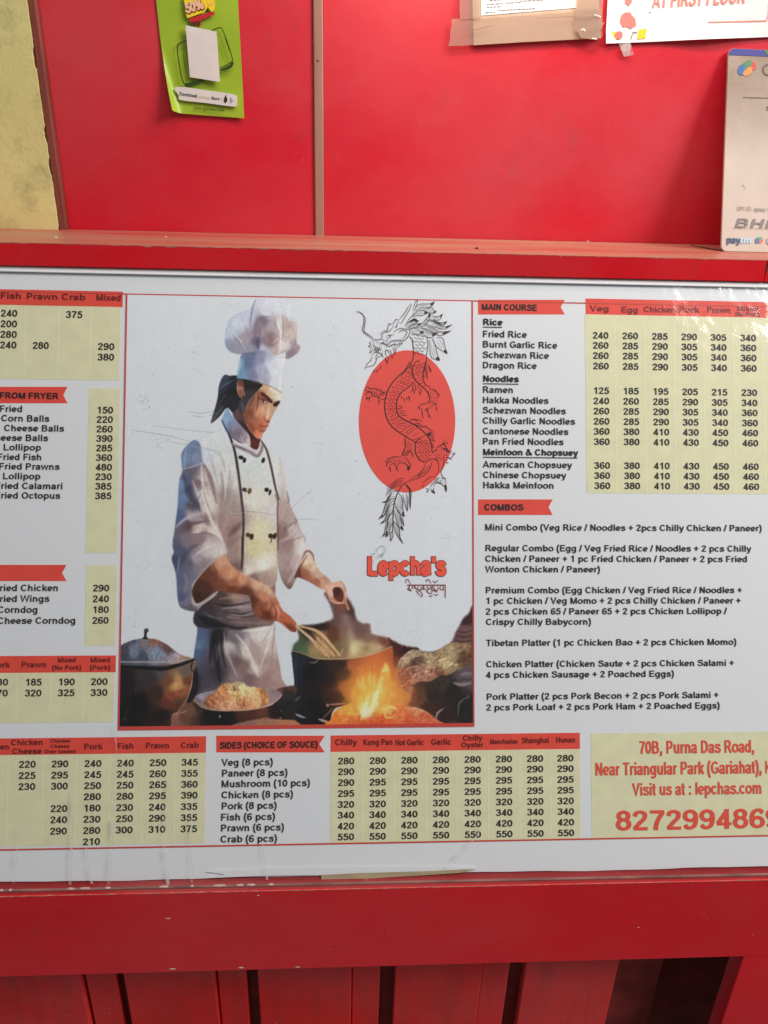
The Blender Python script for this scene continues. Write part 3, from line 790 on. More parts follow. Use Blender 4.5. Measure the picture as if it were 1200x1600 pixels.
STR('W', [(640, 180), (820, 170), (960, 100)], 26, (214, 208, 200), .8, 2)
STR('W', [(960, 120), (860, 290), (760, 340)], 14, (165, 142, 135), .5, 1.5)
STR('W', [(650, 470), (700, 580), (800, 720)], 40, (138, 104, 102), .5, 3)
for q, wd_ in (([(400, 130), (330, 300), (345, 500), (380, 740)], 60), ([(350, 130), (300, 280), (270, 520)], 50), ([(410, 170), (400, 380), (440, 580)], 34)):
    STR('W', q, wd_, (36, 31, 36), .8, 2.2)
STR('W', [(330, 340), (345, 430), (340, 520)], 14, (130, 120, 128), .6, 1)
STR('W', [(430, 250), (425, 330), (440, 440)], 10, (170, 160, 160), .6, 1)
# --- gathered cloth round the waist
FILL('A', [(270, 680), (320, 640), (450, 550), (500, 490), (600, 500), (760, 520), (1000, 420), (1018, 560), (1012, 790), (900, 835), (600, 860), (280, 830)],
     [(400, 650, (75, 62, 62)), (500, 600, (95, 75, 72)), (650, 560, (165, 130, 115)), (720, 650, (150, 130, 132)), (650, 690, (120, 98, 100)), (500, 720, (95, 80, 82)), (800, 770, (125, 97, 95)),
      (350, 760, (55, 46, 52)), (900, 800, (140, 110, 105)), (980, 480, (160, 120, 105)), (320, 720, (62, 58, 75))], 1.2, 4)
for q, wd_, c, a in (([(440, 615), (600, 640), (780, 605)], 22, (52, 38, 38), .8), ([(500, 575), (640, 560), (760, 575)], 26, (180, 145, 130), .6), ([(520, 665), (680, 650), (790, 650)], 26, (172, 152, 152), .75),
                     ([(540, 700), (700, 715), (810, 690)], 12, (60, 45, 45), .8), ([(600, 720), (720, 735), (815, 705)], 12, (178, 158, 155), .7), ([(540, 760), (700, 745), (850, 735)], 11, (70, 52, 52), .75),
                     ([(560, 745), (620, 750), (700, 752)], 12, (190, 172, 165), .7), ([(350, 700), (420, 740), (560, 770)], 12, (150, 140, 142), .6), ([(300, 740), (420, 800), (560, 830)], 70, (34, 28, 33), .85),
                     ([(540, 810), (650, 850), (760, 840)], 34, (48, 38, 40), .75), ([(600, 790), (780, 800), (960, 800)], 18, (165, 135, 128), .6), ([(900, 420), (960, 400), (1005, 350)], 14, (95, 62, 55), .6)):
    STR('A', q, wd_, c, a, 1.4)
# --- chest
FILL('P', [(343, 663), (352, 690), (372, 706), (395, 714), (405, 692), (412, 690), (424, 708), (437, 722), (441, 760), (437, 800), (434, 888), (428, 915), (400, 920), (360, 908), (345, 885), (325, 830), (312, 770), (303, 720), (302, 694), (316, 680), (332, 669)],
     [(330, 690, (198, 200, 200)), (322, 705, (190, 194, 200)), (350, 720, (196, 198, 193)), (400, 730, (196, 200, 196)), (420, 740, (200, 200, 196)), (400, 780, (205, 203, 190)), (405, 830, (205, 198, 165)),
      (400, 858, (203, 194, 152)), (412, 884, (216, 212, 198)), (340, 740, (195, 193, 190)), (343, 782, (172, 152, 147)), (355, 820, (165, 133, 125)), (360, 860, (168, 138, 130)), (366, 800, (168, 145, 138)),
      (370, 888, (140, 105, 98)), (430, 800, (200, 190, 185)), (415, 903, (178, 148, 133)), (395, 908, (150, 115, 105)), (430, 730, (204, 203, 200)), (360, 745, (198, 196, 192)), (388, 890, (205, 195, 180))], 1.0, 4, wob=.7)
STR('T', [(740, 900), (700, 1000), (640, 1120)], 60, (190, 165, 155), .5, 4)
STR('T', [(880, 1030), (800, 1110), (740, 1180)], 60, (105, 70, 62), .6, 4)
STR('T', [(640, 430), (665, 620), (640, 850)], 34, (150, 135, 130), .6, 2)
STR('T', [(745, 420), (725, 680), (650, 950)], 34, (160, 138, 128), .6, 2.5)
STR('T', [(690, 420), (690, 600), (690, 760)], 14, (208, 205, 200), .7, 1.5)
STR('T', [(500, 230), (560, 400), (600, 560)], 22, (165, 160, 158), .55, 2)
STR('T', [(600, 180), (660, 300), (690, 430)], 16, (150, 148, 148), .5, 2)
STR('T', [(780, 480), (760, 650), (770, 800)], 14, (165, 160, 160), .6, 2)
STR('T', [(620, 1130), (760, 1010), (870, 930)], 22, (185, 150, 138), .5, 3)
STR('T', [(650, 1340), (780, 1240), (880, 1180)], 60, (150, 112, 104), .6, 4)
# --- upper sleeve
FILL('T', [(290, 75), (180, 200), (178, 330), (185, 430), (150, 540), (130, 850), (100, 1080), (85, 1350), (300, 1420), (700, 1400), (660, 1200), (610, 1060), (605, 800), (570, 600), (480, 400), (425, 300), (400, 120), (350, 60)],
     [(300, 150, (100, 130, 175)), (230, 300, (110, 140, 185)), (350, 250, (125, 140, 175)), (300, 430, (112, 98, 118)), (250, 520, (95, 100, 140)), (250, 650, (75, 80, 115)), (180, 750, (95, 130, 185)), (170, 600, (105, 140, 190)),
      (150, 950, (80, 105, 160)), (320, 800, (95, 85, 105)), (380, 550, (140, 110, 112)), (430, 500, (195, 185, 180)), (470, 700, (205, 195, 185)), (500, 850, (205, 195, 188)), (300, 950, (170, 155, 158)),
      (250, 1050, (115, 85, 92)), (400, 1080, (190, 172, 165)), (480, 1000, (150, 125, 122)), (200, 1200, (120, 105, 125)), (140, 1300, (90, 92, 130)), (420, 1250, (150, 120, 118)), (520, 1280, (190, 175, 170)), (560, 1150, (205, 190, 180))], 1.2, 4, wob=.7)
for q, wd_, c, a in (([(450, 350), (520, 520), (590, 800)], 48, (150, 115, 110), .75), ([(410, 330), (430, 600), (490, 900), (600, 1150), (690, 1350)], 42, (208, 198, 190), .85), ([(440, 340), (440, 500), (500, 720)], 12, (165, 140, 130), .6),
                     ([(310, 540), (400, 780), (440, 920)], 30, (205, 195, 190), .8), ([(190, 400), (300, 370), (410, 330)], 18, (190, 190, 200), .7), ([(200, 460), (260, 650), (390, 880)], 60, (72, 74, 108), .6),
                     ([(430, 600), (470, 780), (560, 1000)], 16, (160, 130, 125), .6), ([(190, 680), (240, 760), (300, 800)], 16, (140, 140, 165), .6), ([(110, 1080), (240, 970), (430, 910)], 34, (188, 174, 175), .8),
                     ([(160, 1120), (300, 1040), (460, 1010)], 46, (112, 82, 88), .7), ([(130, 1260), (330, 1150), (430, 1065), (600, 1140)], 46, (198, 182, 175), .85), ([(330, 1270), (420, 1150), (560, 1190), (640, 1290)], 40, (125, 95, 95), .6),
                     ([(240, 110), (220, 250), (210, 380)], 14, (165, 180, 205), .6), ([(330, 130), (290, 260), (280, 340)], 12, (90, 115, 160), .6), ([(300, 900), (350, 780), (400, 700)], 20, (110, 95, 112), .5)):
    STR('T', q, wd_, c, a, 1.6)
# --- sleeve round the elbow
FILL('A', [(85, -20), (72, 130), (50, 200), (90, 350), (110, 600), (160, 670), (280, 692), (330, 640), (480, 505), (400, 520), (275, 560), (240, 470), (290, 380), (430, 240), (555, 160), (545, 90), (490, 0), (300, -40)],
     [(110, 100, (90, 95, 130)), (80, 210, (72, 82, 122)), (140, 400, (95, 105, 145)), (125, 560, (80, 92, 138)), (220, 250, (110, 100, 125)), (300, 200, (165, 150, 155)), (400, 100, (195, 182, 178)), (480, 130, (200, 188, 182)),
      (350, 260, (150, 130, 132)), (200, 450, (130, 120, 140)), (180, 600, (125, 118, 140)), (250, 650, (115, 100, 112)), (300, 620, (170, 155, 150)), (200, 60, (135, 115, 130)), (320, 40, (150, 125, 125))], 1.1, 4)
for q, wd_, c, a in (([(240, 540), (265, 625), (380, 590), (485, 505)], 13, (190, 176, 166), .85), ([(100, 340), (120, 220), (125, 180)], 14, (165, 165, 185), .6), ([(170, 520), (190, 400), (170, 330)], 30, (150, 145, 165), .5),
                     ([(260, 180), (330, 120), (460, 60)], 26, (205, 196, 192), .6), ([(130, 240), (200, 130), (300, 60)], 40, (82, 78, 108), .5), ([(300, 340), (420, 230), (545, 150)], 14, (175, 155, 150), .6), ([(140, 640), (200, 665), (275, 680)], 16, (95, 80, 92), .6)):
    STR('A', q, wd_, c, a, 1.3)
# --- forearm and hand that stirs
FA = [(430, 240), (545, 160), (570, 200), (640, 290), (720, 340), (850, 410), (960, 460), (1020, 540), (1050, 600), (1090, 680), (1150, 740), (1215, 800), (1215, 880), (1170, 880), (1130, 850), (1070, 800), (1020, 780), (940, 775), (850, 740), (810, 680), (790, 590), (760, 540), (600, 520), (480, 500), (400, 550), (330, 600), (275, 610), (240, 500), (290, 390)]
FILL('A', FA, [(520, 220, (205, 155, 125)), (600, 330, (200, 145, 112)), (700, 380, (200, 145, 112)), (860, 440, (212, 168, 138)), (960, 500, (207, 168, 140)), (400, 340, (125, 68, 45)), (330, 480, (95, 48, 32)), (300, 580, (75, 40, 30)),
               (500, 430, (135, 72, 48)), (620, 480, (130, 65, 42)), (740, 510, (120, 60, 40)), (820, 600, (118, 56, 36)), (880, 650, (150, 82, 55)), (900, 560, (188, 122, 90)), (960, 640, (168, 95, 68)), (950, 740, (122, 56, 36)),
               (1040, 680, (192, 118, 88)), (1120, 780, (170, 88, 58)), (1180, 840, (148, 74, 48)), (560, 300, (190, 125, 92)), (640, 400, (165, 98, 68))], 1.0, 3, wob=.6)
for q, wd_, c, a in (([(1000, 620), (1030, 700), (1020, 770)], 12, (98, 42, 28), .7), ([(930, 540), (965, 620), (940, 690)], 14, (205, 150, 118), .55), ([(1010, 640), (1050, 690), (1050, 760)], 14, (215, 150, 120), .6), ([(880, 660), (930, 720), (1000, 750)], 30, (118, 52, 34), .5),
                     ([(1060, 660), (1120, 740), (1200, 850)], 12, (110, 50, 32), .6), ([(800, 480), (810, 560), (830, 650)], 20, (110, 52, 34), .5), ([(600, 250), (720, 345), (860, 410), (980, 480)], 10, (220, 180, 150), .6), ([(440, 260), (470, 330), (460, 420)], 20, (110, 58, 40), .5)):
    STR('A', q, wd_, c, a, 1.2)
# --- right sleeve
FILL('P', [(437, 716), (446, 748), (452, 784), (464, 812), (472, 832), (478, 848), (487, 858), (491, 876), (482, 868), (474, 880), (467, 895), (461, 908), (454, 920), (447, 917), (438, 900), (433, 870), (433.5, 800), (436, 770)],
     [(440, 755, (198, 190, 184)), (445, 800, (182, 158, 150)), (440, 830, (150, 115, 110)), (455, 825, (192, 174, 170)), (450, 850, (165, 135, 130)), (465, 845, (200, 188, 182)), (475, 855, (206, 198, 194)), (445, 880, (175, 150, 145)), (460, 880, (188, 166, 160)), (455, 905, (165, 135, 128)), (452, 917, (138, 103, 96))], 1.0, 4, wob=.6)
for q, wd_, c, a in (([(300, 1000), (330, 900), (350, 760)], 22, (175, 160, 150), .6), ([(380, 860), (408, 960), (400, 1010)], 12, (95, 75, 72), .6), ([(300, 1420), (400, 1300), (500, 1240)], 36, (150, 118, 112), .6), ([(300, 1490), (420, 1430), (520, 1330)], 22, (205, 192, 186), .6), ([(320, 1560), (440, 1480), (600, 1420)], 26, (150, 118, 112), .55),
                     ([(480, 1200), (505, 1225), (490, 1290)], 20, (130, 100, 95), .6), ([(300, 1380), (340, 1280), (390, 1100)], 24, (172, 145, 138), .6), ([(590, 1400), (615, 1470), (600, 1500)], 14, (140, 110, 102), .5)):
    STR('R', q, wd_, c, a, 1.4)
STR('HA', [(70, 460), (160, 300), (260, 60)], 34, (205, 192, 186), .55, 2.5)
STR('HA', [(20, 430), (60, 250), (140, 100)], 20, (160, 130, 125), .5, 2.5)
# --- piping, collar, buttons
STR('T', [(735, -10), (800, 180), (840, 420), (880, 750), (902, 1000), (890, 1400)], 30, (72, 52, 54), .95, .8, .15)
STR('T', [(830, 400), (872, 750), (893, 1000), (880, 1400)], 6, (200, 180, 170), .5, .7, .2)
STR('A', [(712, 0), (714, 150), (706, 290)], 22, (75, 50, 48), .9, .8, .3)
STR('A', [(738, 0), (740, 150), (745, 290)], 8, (205, 190, 180), .7, .8, .3)
STR('R', [(40, 200), (130, 340), (190, 560), (240, 800), (285, 960)], 27, (88, 62, 66), .95, .8, .35)
STR('R', [(240, 900), (275, 1000), (270, 1120), (275, 1600)], 20, (120, 82, 80), .8, .9, .4)
FILL('F', [(430, 400), (520, 340), (560, 460), (500, 560), (560, 700), (640, 800), (700, 880), (745, 920), (700, 1050), (600, 1000), (590, 880), (480, 740), (390, 620), (370, 500)], [(430, 560, (108, 78, 78)), (540, 750, (75, 40, 38)), (650, 930, (112, 52, 36)), (620, 850, (82, 40, 32)), (690, 1000, (90, 42, 32)), (460, 450, (80, 60, 66))], 1, 4)
FILL('F', [(300, 490), (330, 540), (420, 660), (560, 810), (600, 880), (612, 995), (560, 975), (480, 965), (400, 915), (330, 855), (285, 780), (228, 660), (250, 590)],
     [(290, 560, (125, 165, 205)), (260, 640, (130, 165, 205)), (300, 680, (110, 140, 185)), (400, 720, (140, 135, 160)), (450, 830, (130, 115, 130)), (570, 900, (190, 175, 172)), (520, 880, (155, 140, 148)), (600, 960, (195, 180, 172)), (350, 800, (115, 115, 145))], .9, 4)
STR('F', [(228, 660), (290, 790), (340, 880), (400, 1090), (430, 1290)], 22, (60, 55, 80), .85, .8, .3)
STR('F', [(345, 870), (430, 930), (500, 965)], 14, (80, 58, 62), .8, .8)
STR('F', [(480, 880), (500, 920), (490, 960)], 12, (205, 192, 184), .7, .8)
STR('F', [(560, 830), (595, 900), (605, 985)], 12, (205, 190, 182), .8, .8)
STR('F', [(380, 985), (480, 1030), (600, 1080), (700, 1135), (755, 1070), (770, 1000)], 46, (150, 126, 130), .9, .9, .2)
STR('F', [(380, 960), (480, 995), (600, 1030), (690, 1085), (735, 1010), (745, 940)], 18, (196, 178, 178), .9, .8, .2)
STR('F', [(400, 1000), (480, 1020), (560, 1050)], 9, (85, 62, 66), .8, .7)
for k, x, y, rx, ry, c in (('T', 875, 262, 34, 26, (26, 22, 25)), ('T', 915, 295, 22, 34, (26, 22, 25)), ('T', 1135, 295, 22, 36, (30, 26, 28)), ('T', 920, 640, 36, 26, (70, 48, 38)), ('T', 975, 655, 26, 40, (120, 85, 60)), ('T', 1175, 640, 30, 28, (35, 26, 26)), ('R', 175, 875, 18, 40, (40, 30, 30)),
                           ('T', 960, 1170, 34, 28, (95, 58, 36)), ('T', 1000, 1190, 26, 40, (70, 38, 24)), ('R', 185, 1420, 36, 34, (72, 36, 26)), ('R', 235, 1420, 24, 44, (58, 28, 22)), ('R', 190, 1480, 8, 36, (70, 45, 38)), ('T', 945, 640, 10, 14, (200, 190, 180))):
    BLOB(k, x, y, rx, ry, c, .95, .3, 2.5)
# --- hair, ear, face
FILL('F', [(430, 60), (330, 62), (270, 48), (215, 120), (185, 230), (175, 340), (150, 450), (110, 580), (82, 695), (150, 655), (215, 590), (300, 490), (380, 560), (440, 480), (500, 350), (560, 400), (520, 300), (520, 110)],
     [(230, 120, (60, 70, 100)), (210, 250, (50, 58, 80)), (330, 280, (32, 27, 27)), (150, 550, (60, 60, 72)), (110, 660, (78, 78, 88)), (400, 150, (35, 35, 45)), (300, 420, (42, 40, 46))], .9, 4)
for q, wd_, c, a in (([(205, 240), (290, 170), (420, 110)], 18, (100, 115, 145), .7), ([(230, 160), (300, 100), (400, 80)], 16, (55, 65, 98), .7), ([(200, 430), (260, 340), (290, 300)], 12, (105, 112, 130), .6), ([(130, 600), (210, 500), (300, 420)], 12, (95, 98, 110), .6), ([(190, 300), (200, 240), (230, 180)], 14, (75, 90, 120), .6), ([(110, 650), (180, 560), (240, 500)], 8, (150, 150, 155), .6), ([(60, 600), (120, 570), (200, 560)], 8, (120, 120, 120), .5)):
    STR('F', q, wd_, c, a, .8)
FILL('F', [(770, 170), (900, 205), (1028, 285), (1015, 400), (990, 450), (962, 500), (932, 545), (908, 600), (882, 645), (862, 690), (852, 730), (828, 765), (806, 805), (775, 838), (765, 880), (730, 908), (690, 892), (640, 840), (590, 770), (540, 680), (505, 570), (520, 480), (560, 430), (600, 370), (680, 290), (720, 220)],
     [(800, 210, (205, 170, 135)), (900, 260, (220, 207, 182)), (980, 340, (217, 207, 187)), (850, 300, (208, 174, 144)), (760, 330, (165, 100, 70)), (640, 420, (150, 95, 75)), (600, 560, (142, 78, 55)), (560, 640, (152, 88, 64)), (700, 560, (192, 128, 94)), (770, 520, (208, 155, 120)),
      (850, 500, (208, 165, 130)), (860, 580, (208, 168, 138)), (920, 520, (192, 154, 128)), (700, 700, (182, 104, 74)), (640, 760, (150, 76, 52)), (740, 850, (198, 118, 84)), (780, 740, (170, 92, 64)), (840, 640, (188, 114, 84)), (960, 430, (190, 150, 125)), (690, 430, (170, 110, 84))], .8, 4, wob=.4, tex=.03)
FILL('F', [(750, 282), (800, 298), (860, 345), (908, 400), (892, 432), (840, 402), (790, 352), (748, 312)], (92, 44, 28), .9, 4)
FILL('F', [(915, 440), (950, 412), (1005, 398), (992, 440), (960, 470), (925, 470)], (66, 36, 30), .9, 4)
BLOB('F', 745, 365, 34, 26, (128, 68, 46), .7)
BLOB('F', 803, 408, 24, 13, (206, 190, 182), .9, .6, 2)
BLOB('F', 784, 404, 15, 15, (38, 26, 26), 1, 0, 2.5)
BLOB('F', 790, 352, 46, 22, (140, 78, 54), .6, .6)
STR('F', [(750, 380), (790, 380), (842, 428)], 14, (70, 34, 24), .95, .7)
STR('F', [(765, 415), (800, 436), (835, 432)], 7, (140, 80, 58), .7, .7)
BLOB('F', 948, 462, 22, 16, (58, 34, 32), .9, .3, 2)
STR('F', [(925, 480), (950, 492), (970, 480)], 8, (190, 160, 145), .7, .7)
STR('F', [(830, 440), (815, 540), (800, 620)], 12, (175, 112, 82), .55, 1.6)
BLOB('F', 850, 560, 20, 60, (224, 188, 158), .7, .2)
BLOB('F', 838, 618, 22, 22, (236, 196, 168), .9)
STR('F', [(795, 615), (800, 655), (850, 682), (870, 665)], 11, (130, 58, 40), .85, .8)
BLOB('F', 846, 676, 16, 8, (70, 28, 22), .9)
STR('F', [(735, 718), (785, 740), (838, 728)], 10, (120, 50, 38), .85, .8)
STR('F', [(760, 704), (800, 715), (838, 706)], 8, (214, 140, 112), .6, .8)
STR('F', [(760, 765), (800, 770), (825, 755)], 12, (205, 120, 95), .7, .8)
STR('F', [(735, 815), (770, 800), (800, 795)], 10, (110, 46, 34), .75, .9)
BLOB('F', 735, 868, 24, 20, (215, 145, 112), .8)
STR('F', [(700, 640), (690, 720), (720, 790)], 30, (150, 80, 56), .5, 3)
STR('F', [(600, 480), (640, 560), (660, 650)], 40, (128, 68, 50), .4, 4)
STR('F', [(506, 570), (545, 690), (640, 832), (720, 902)], 7, (214, 165, 135), .75, .7)
FILL('F', [(520, 112), (640, 138), (775, 178), (725, 240), (645, 330), (585, 400), (545, 480), (512, 565), (488, 530), (470, 450), (500, 380), (532, 330), (520, 220)], [(600, 220, (38, 32, 34)), (700, 180, (40, 30, 30)), (560, 400, (62, 60, 72)), (500, 480, (80, 76, 92)), (620, 320, (70, 58, 60))], .9, 4)
STR('F', [(470, 450), (490, 540), (560, 700)], 16, (55, 48, 58), .8, .9)
STR('F', [(500, 400), (510, 470), (505, 540)], 9, (120, 122, 145), .7, .8)
STR('F', [(700, 250), (716, 330), (706, 450), (694, 520)], 9, (58, 26, 20), .9, .6)
STR('F', [(670, 300), (640, 380), (600, 450)], 12, (70, 48, 48), .6, 1)
FILL('F', [(440, 118), (500, 106), (526, 180), (522, 280), (500, 362), (465, 342), (434, 250)], [(480, 170, (125, 72, 58)), (490, 280, (152, 88, 64)), (445, 220, (178, 122, 102)), (505, 150, (100, 55, 45))], .8, 4)
STR('F', [(440, 130), (434, 240), (465, 340)], 8, (205, 175, 165), .8, .6)
# --- hat
FILL('H', [(95, 690), (110, 560), (150, 450), (240, 360), (340, 320), (440, 280), (490, 200), (505, 160), (560, 128), (700, 112), (850, 140), (980, 200), (1050, 320), (1065, 500), (1062, 640), (1055, 735), (1105, 785), (1080, 860), (1000, 920), (920, 952), (700, 960), (330, 890), (280, 890), (180, 860), (120, 800)],
     [(150, 600, (175, 184, 202)), (130, 750, (140, 146, 176)), (250, 830, (150, 146, 166)), (300, 480, (187, 194, 203)), (420, 380, (180, 184, 202)), (620, 200, (198, 200, 210)), (800, 250, (201, 204, 209)), (980, 330, (198, 202, 206)), (600, 450, (140, 120, 135)), (560, 600, (150, 125, 140)), (720, 500, (175, 160, 165)), (700, 700, (150, 120, 125)),
      (520, 740, (110, 105, 140)), (830, 500, (205, 205, 203)), (900, 500, (185, 165, 160)), (980, 600, (197, 178, 168)), (1040, 760, (172, 148, 158)), (960, 900, (150, 125, 140)), (880, 800, (202, 192, 186)), (380, 700, (165, 150, 160)), (420, 820, (150, 145, 165)), (640, 830, (177, 174, 192)), (780, 850, (187, 168, 166)), (620, 330, (196, 198, 205))], 1.3, 4, wob=.7)
for q, wd_, c, a in (([(507, 165), (470, 260), (447, 400), (430, 480)], 14, (112, 114, 148), .85), ([(500, 520), (535, 430), (620, 387), (700, 390)], 16, (118, 100, 122), .6), ([(760, 430), (800, 560), (820, 690)], 16, (140, 118, 118), .5), ([(850, 350), (858, 520), (850, 700), (830, 870)], 26, (216, 213, 208), .85),
                     ([(862, 370), (875, 520), (866, 700)], 14, (150, 125, 122), .7), ([(870, 370), (960, 480), (1050, 640)], 26, (178, 155, 150), .5), ([(145, 540), (270, 660), (370, 830)], 16, (198, 203, 212), .7), ([(210, 640), (290, 730), (350, 830)], 14, (135, 122, 140), .6), ([(130, 480), (180, 420), (280, 350)], 14, (160, 168, 195), .6),
                     ([(380, 480), (390, 580), (440, 680)], 18, (140, 125, 145), .55), ([(390, 340), (380, 440), (400, 520)], 14, (200, 206, 214), .6), ([(620, 540), (600, 600), (610, 660)], 24, (185, 168, 165), .7), ([(680, 480), (640, 620), (660, 720)], 16, (190, 175, 172), .4), ([(545, 670), (535, 740), (545, 820)], 34, (84, 84, 120), .75),
                     ([(480, 620), (500, 540), (540, 470)], 20, (125, 105, 130), .5), ([(740, 740), (790, 690), (840, 680)], 12, (215, 195, 180), .7), ([(760, 860), (780, 790), (800, 740)], 14, (175, 140, 135), .5), ([(1045, 700), (1050, 740), (1040, 760)], 10, (120, 92, 100), .5), ([(930, 900), (1010, 840), (1090, 790)], 20, (150, 125, 142), .6),
                     ([(900, 760), (980, 680), (1040, 600)], 18, (215, 198, 186), .5), ([(740, 250), (790, 200), (820, 150)], 18, (186, 190, 205), .5)):
    STR('H', q, wd_, c, a, 1.5)
FILL('H', [(330, 880), (300, 950), (275, 1080), (258, 1190), (275, 1215), (400, 1225), (560, 1260), (640, 1285), (740, 1330), (857, 1402), (880, 1230), (897, 1050), (908, 940), (902, 860), (780, 905), (640, 840), (430, 862)],
     [(300, 1000, (112, 162, 197)), (325, 1150, (97, 152, 192)), (400, 1000, (95, 116, 166)), (480, 1150, (120, 126, 172)), (560, 950, (142, 142, 182)), (600, 1100, (165, 166, 192)), (700, 1050, (195, 198, 206)), (800, 1100, (200, 203, 206)), (872, 1000, (208, 208, 207)), (850, 1300, (206, 208, 206)), (600, 1240, (166, 162, 182)), (760, 1290, (200, 201, 204)), (430, 900, (105, 115, 160))], .9, 3, wob=.6)
STR('H', [(310, 950), (290, 1080), (272, 1190)], 12, (175, 205, 225), .8, .9)
STR('H', [(330, 890), (480, 920), (640, 900), (800, 930), (900, 930)], 8, (150, 150, 175), .5, 1)
STR('H', [(540, 1262), (640, 1290), (740, 1332), (857, 1402)], 8, (112, 95, 82), .85, .6, .3)
STR('H', [(280, 1222), (400, 1232), (560, 1262)], 12, (30, 26, 30), .8, .7, .3)
STR('H', [(880, 1050), (876, 1240), (862, 1400)], 7, (176, 180, 182), .7, .7)
# --- steam and dark bowl of the big pot
FILL('P', [(507, 926), (515, 943), (520.5, 961), (516, 969), (493, 975.5), (466, 979), (467, 998), (458, 1011), (470, 1030), (600, 1040), (625, 1012), (612, 1000), (600, 995), (581, 990), (578, 975), (567, 974), (557, 967), (553, 951), (543, 934), (530, 925)],
     [(500, 978, (55, 35, 32)), (480, 984, (50, 36, 32)), (525, 960, (125, 85, 78)), (545, 975, (135, 98, 92)), (560, 985, (130, 95, 88)), (575, 995, (150, 112, 92)), (520, 990, (120, 70, 45)), (500, 1000, (165, 125, 85)), (490, 1015, (175, 140, 95)), (540, 1010, (150, 125, 90)), (475, 1003, (92, 98, 72)), (463, 1014, (85, 102, 76)), (480, 1016, (95, 118, 80)),
      (600, 1000, (140, 80, 65)), (615, 1005, (110, 55, 40)), (535, 940, (140, 85, 68)), (555, 1012, (195, 175, 130)), (580, 1015, (190, 165, 125)), (515, 948, (120, 95, 92)), (550, 955, (95, 60, 55))], 2.2, 4, jag=.6)
BLOB('P', 548, 995, 6, 26, (190, 170, 150), .5, -.15); BLOB('P', 553, 1015, 9, 12, (214, 205, 160), .8); BLOB('P', 538, 968, 7, 16, (165, 130, 122), .5)
BLOB('P', 592, 1012, 10, 4, (205, 175, 135), .8, -.2); BLOB('P', 572, 1013, 8, 6, (150, 135, 90), .6); BLOB('P', 525, 1012, 12, 10, (125, 105, 72), .6); BLOB('P', 474, 1012, 14, 8, (90, 120, 78), .6)
# --- forearm and pinching hand on the right
FILL('HA', [(240, 180), (300, 118), (345, 140), (400, 220), (450, 320), (540, 390), (600, 450), (680, 430), (735, 480), (762, 580), (772, 680), (802, 745), (775, 775), (742, 700), (640, 705), (570, 662), (520, 565), (450, 522), (340, 455), (200, 392), (150, 402), (190, 290)],
     [(300, 180, (216, 192, 168)), (380, 280, (213, 187, 160)), (430, 360, (206, 168, 140)), (280, 340, (165, 100, 72)), (200, 350, (118, 64, 45)), (400, 440, (170, 105, 78)), (500, 430, (203, 154, 128)), (560, 560, (217, 174, 152)), (690, 480, (214, 168, 143)), (740, 580, (206, 152, 127)), (600, 680, (190, 125, 100)), (785, 735, (195, 140, 112)), (330, 270, (205, 165, 135))], .9, 4, wob=.5)
FILL('HA', [(605, 520), (680, 508), (722, 570), (712, 675), (640, 662), (608, 600)], [(650, 560, (92, 42, 32)), (680, 640, (125, 62, 48))], 1, 4)
for q, wd_, c, a in (([(235, 185), (290, 85), (355, 110), (382, 195)], 24, (138, 92, 72), .8), ([(170, 390), (240, 230), (300, 130)], 22, (130, 75, 55), .6), ([(560, 650), (640, 690), (740, 690)], 16, (222, 165, 145), .8), ([(730, 500), (750, 600), (745, 680)], 10, (222, 178, 155), .7), ([(720, 560), (735, 640), (740, 700)], 8, (120, 60, 45), .7),
                     ([(500, 500), (540, 580), (580, 650)], 14, (175, 115, 92), .5), ([(690, 430), (735, 490), (755, 560)], 8, (150, 98, 78), .6), ([(440, 390), (500, 400), (540, 440)], 8, (165, 110, 85), .6), ([(640, 700), (680, 760), (700, 790)], 30, (150, 80, 62), .6), ([(760, 640), (790, 720), (840, 800)], 22, (90, 48, 42), .6)):
    STR('HA', q, wd_, c, a, 1.0)
# --- big pot
FILL('PO', [(45, 400), (130, 412), (300, 480), (500, 490), (720, 480), (950, 430), (1100, 380), (1180, 340), (1195, 450), (1190, 700), (1210, 950), (1100, 1050), (600, 1010), (480, 1100), (470, 1225), (200, 1225), (60, 1180), (-20, 1100), (0, 900), (68, 790), (55, 600)],
     [(100, 550, (42, 44, 62)), (80, 700, (36, 40, 58)), (250, 650, (22, 18, 20)), (450, 700, (32, 22, 24)), (600, 560, (42, 30, 30)), (720, 560, (142, 72, 44)), (850, 600, (187, 97, 52)), (1000, 520, (190, 96, 53)), (1130, 480, (168, 82, 46)), (1160, 650, (192, 108, 56)), (700, 750, (132, 64, 40)), (620, 850, (130, 65, 40)), (560, 920, (45, 25, 22)),
      (300, 1000, (18, 15, 16)), (400, 1150, (20, 15, 16)), (150, 1100, (30, 28, 32)), (800, 850, (205, 130, 60)), (640, 660, (60, 34, 30)), (1180, 900, (190, 110, 58)), (60, 1000, (40, 36, 40))], .8, 3, wob=.8)
STR('PO', [(90, 480), (85, 600), (95, 760)], 16, (75, 82, 112), .5, 2)
STR('PO', [(45, 398), (130, 420), (300, 482), (500, 492), (720, 482), (950, 432), (1185, 335)], 15, (192, 166, 128), .85, .8, .3)
STR('PO', [(60, 420), (150, 440), (290, 500)], 16, (48, 40, 38), .9, .8)
STR('PO', [(230, 525), (300, 530), (350, 480)], 16, (150, 130, 112), .8, .9)
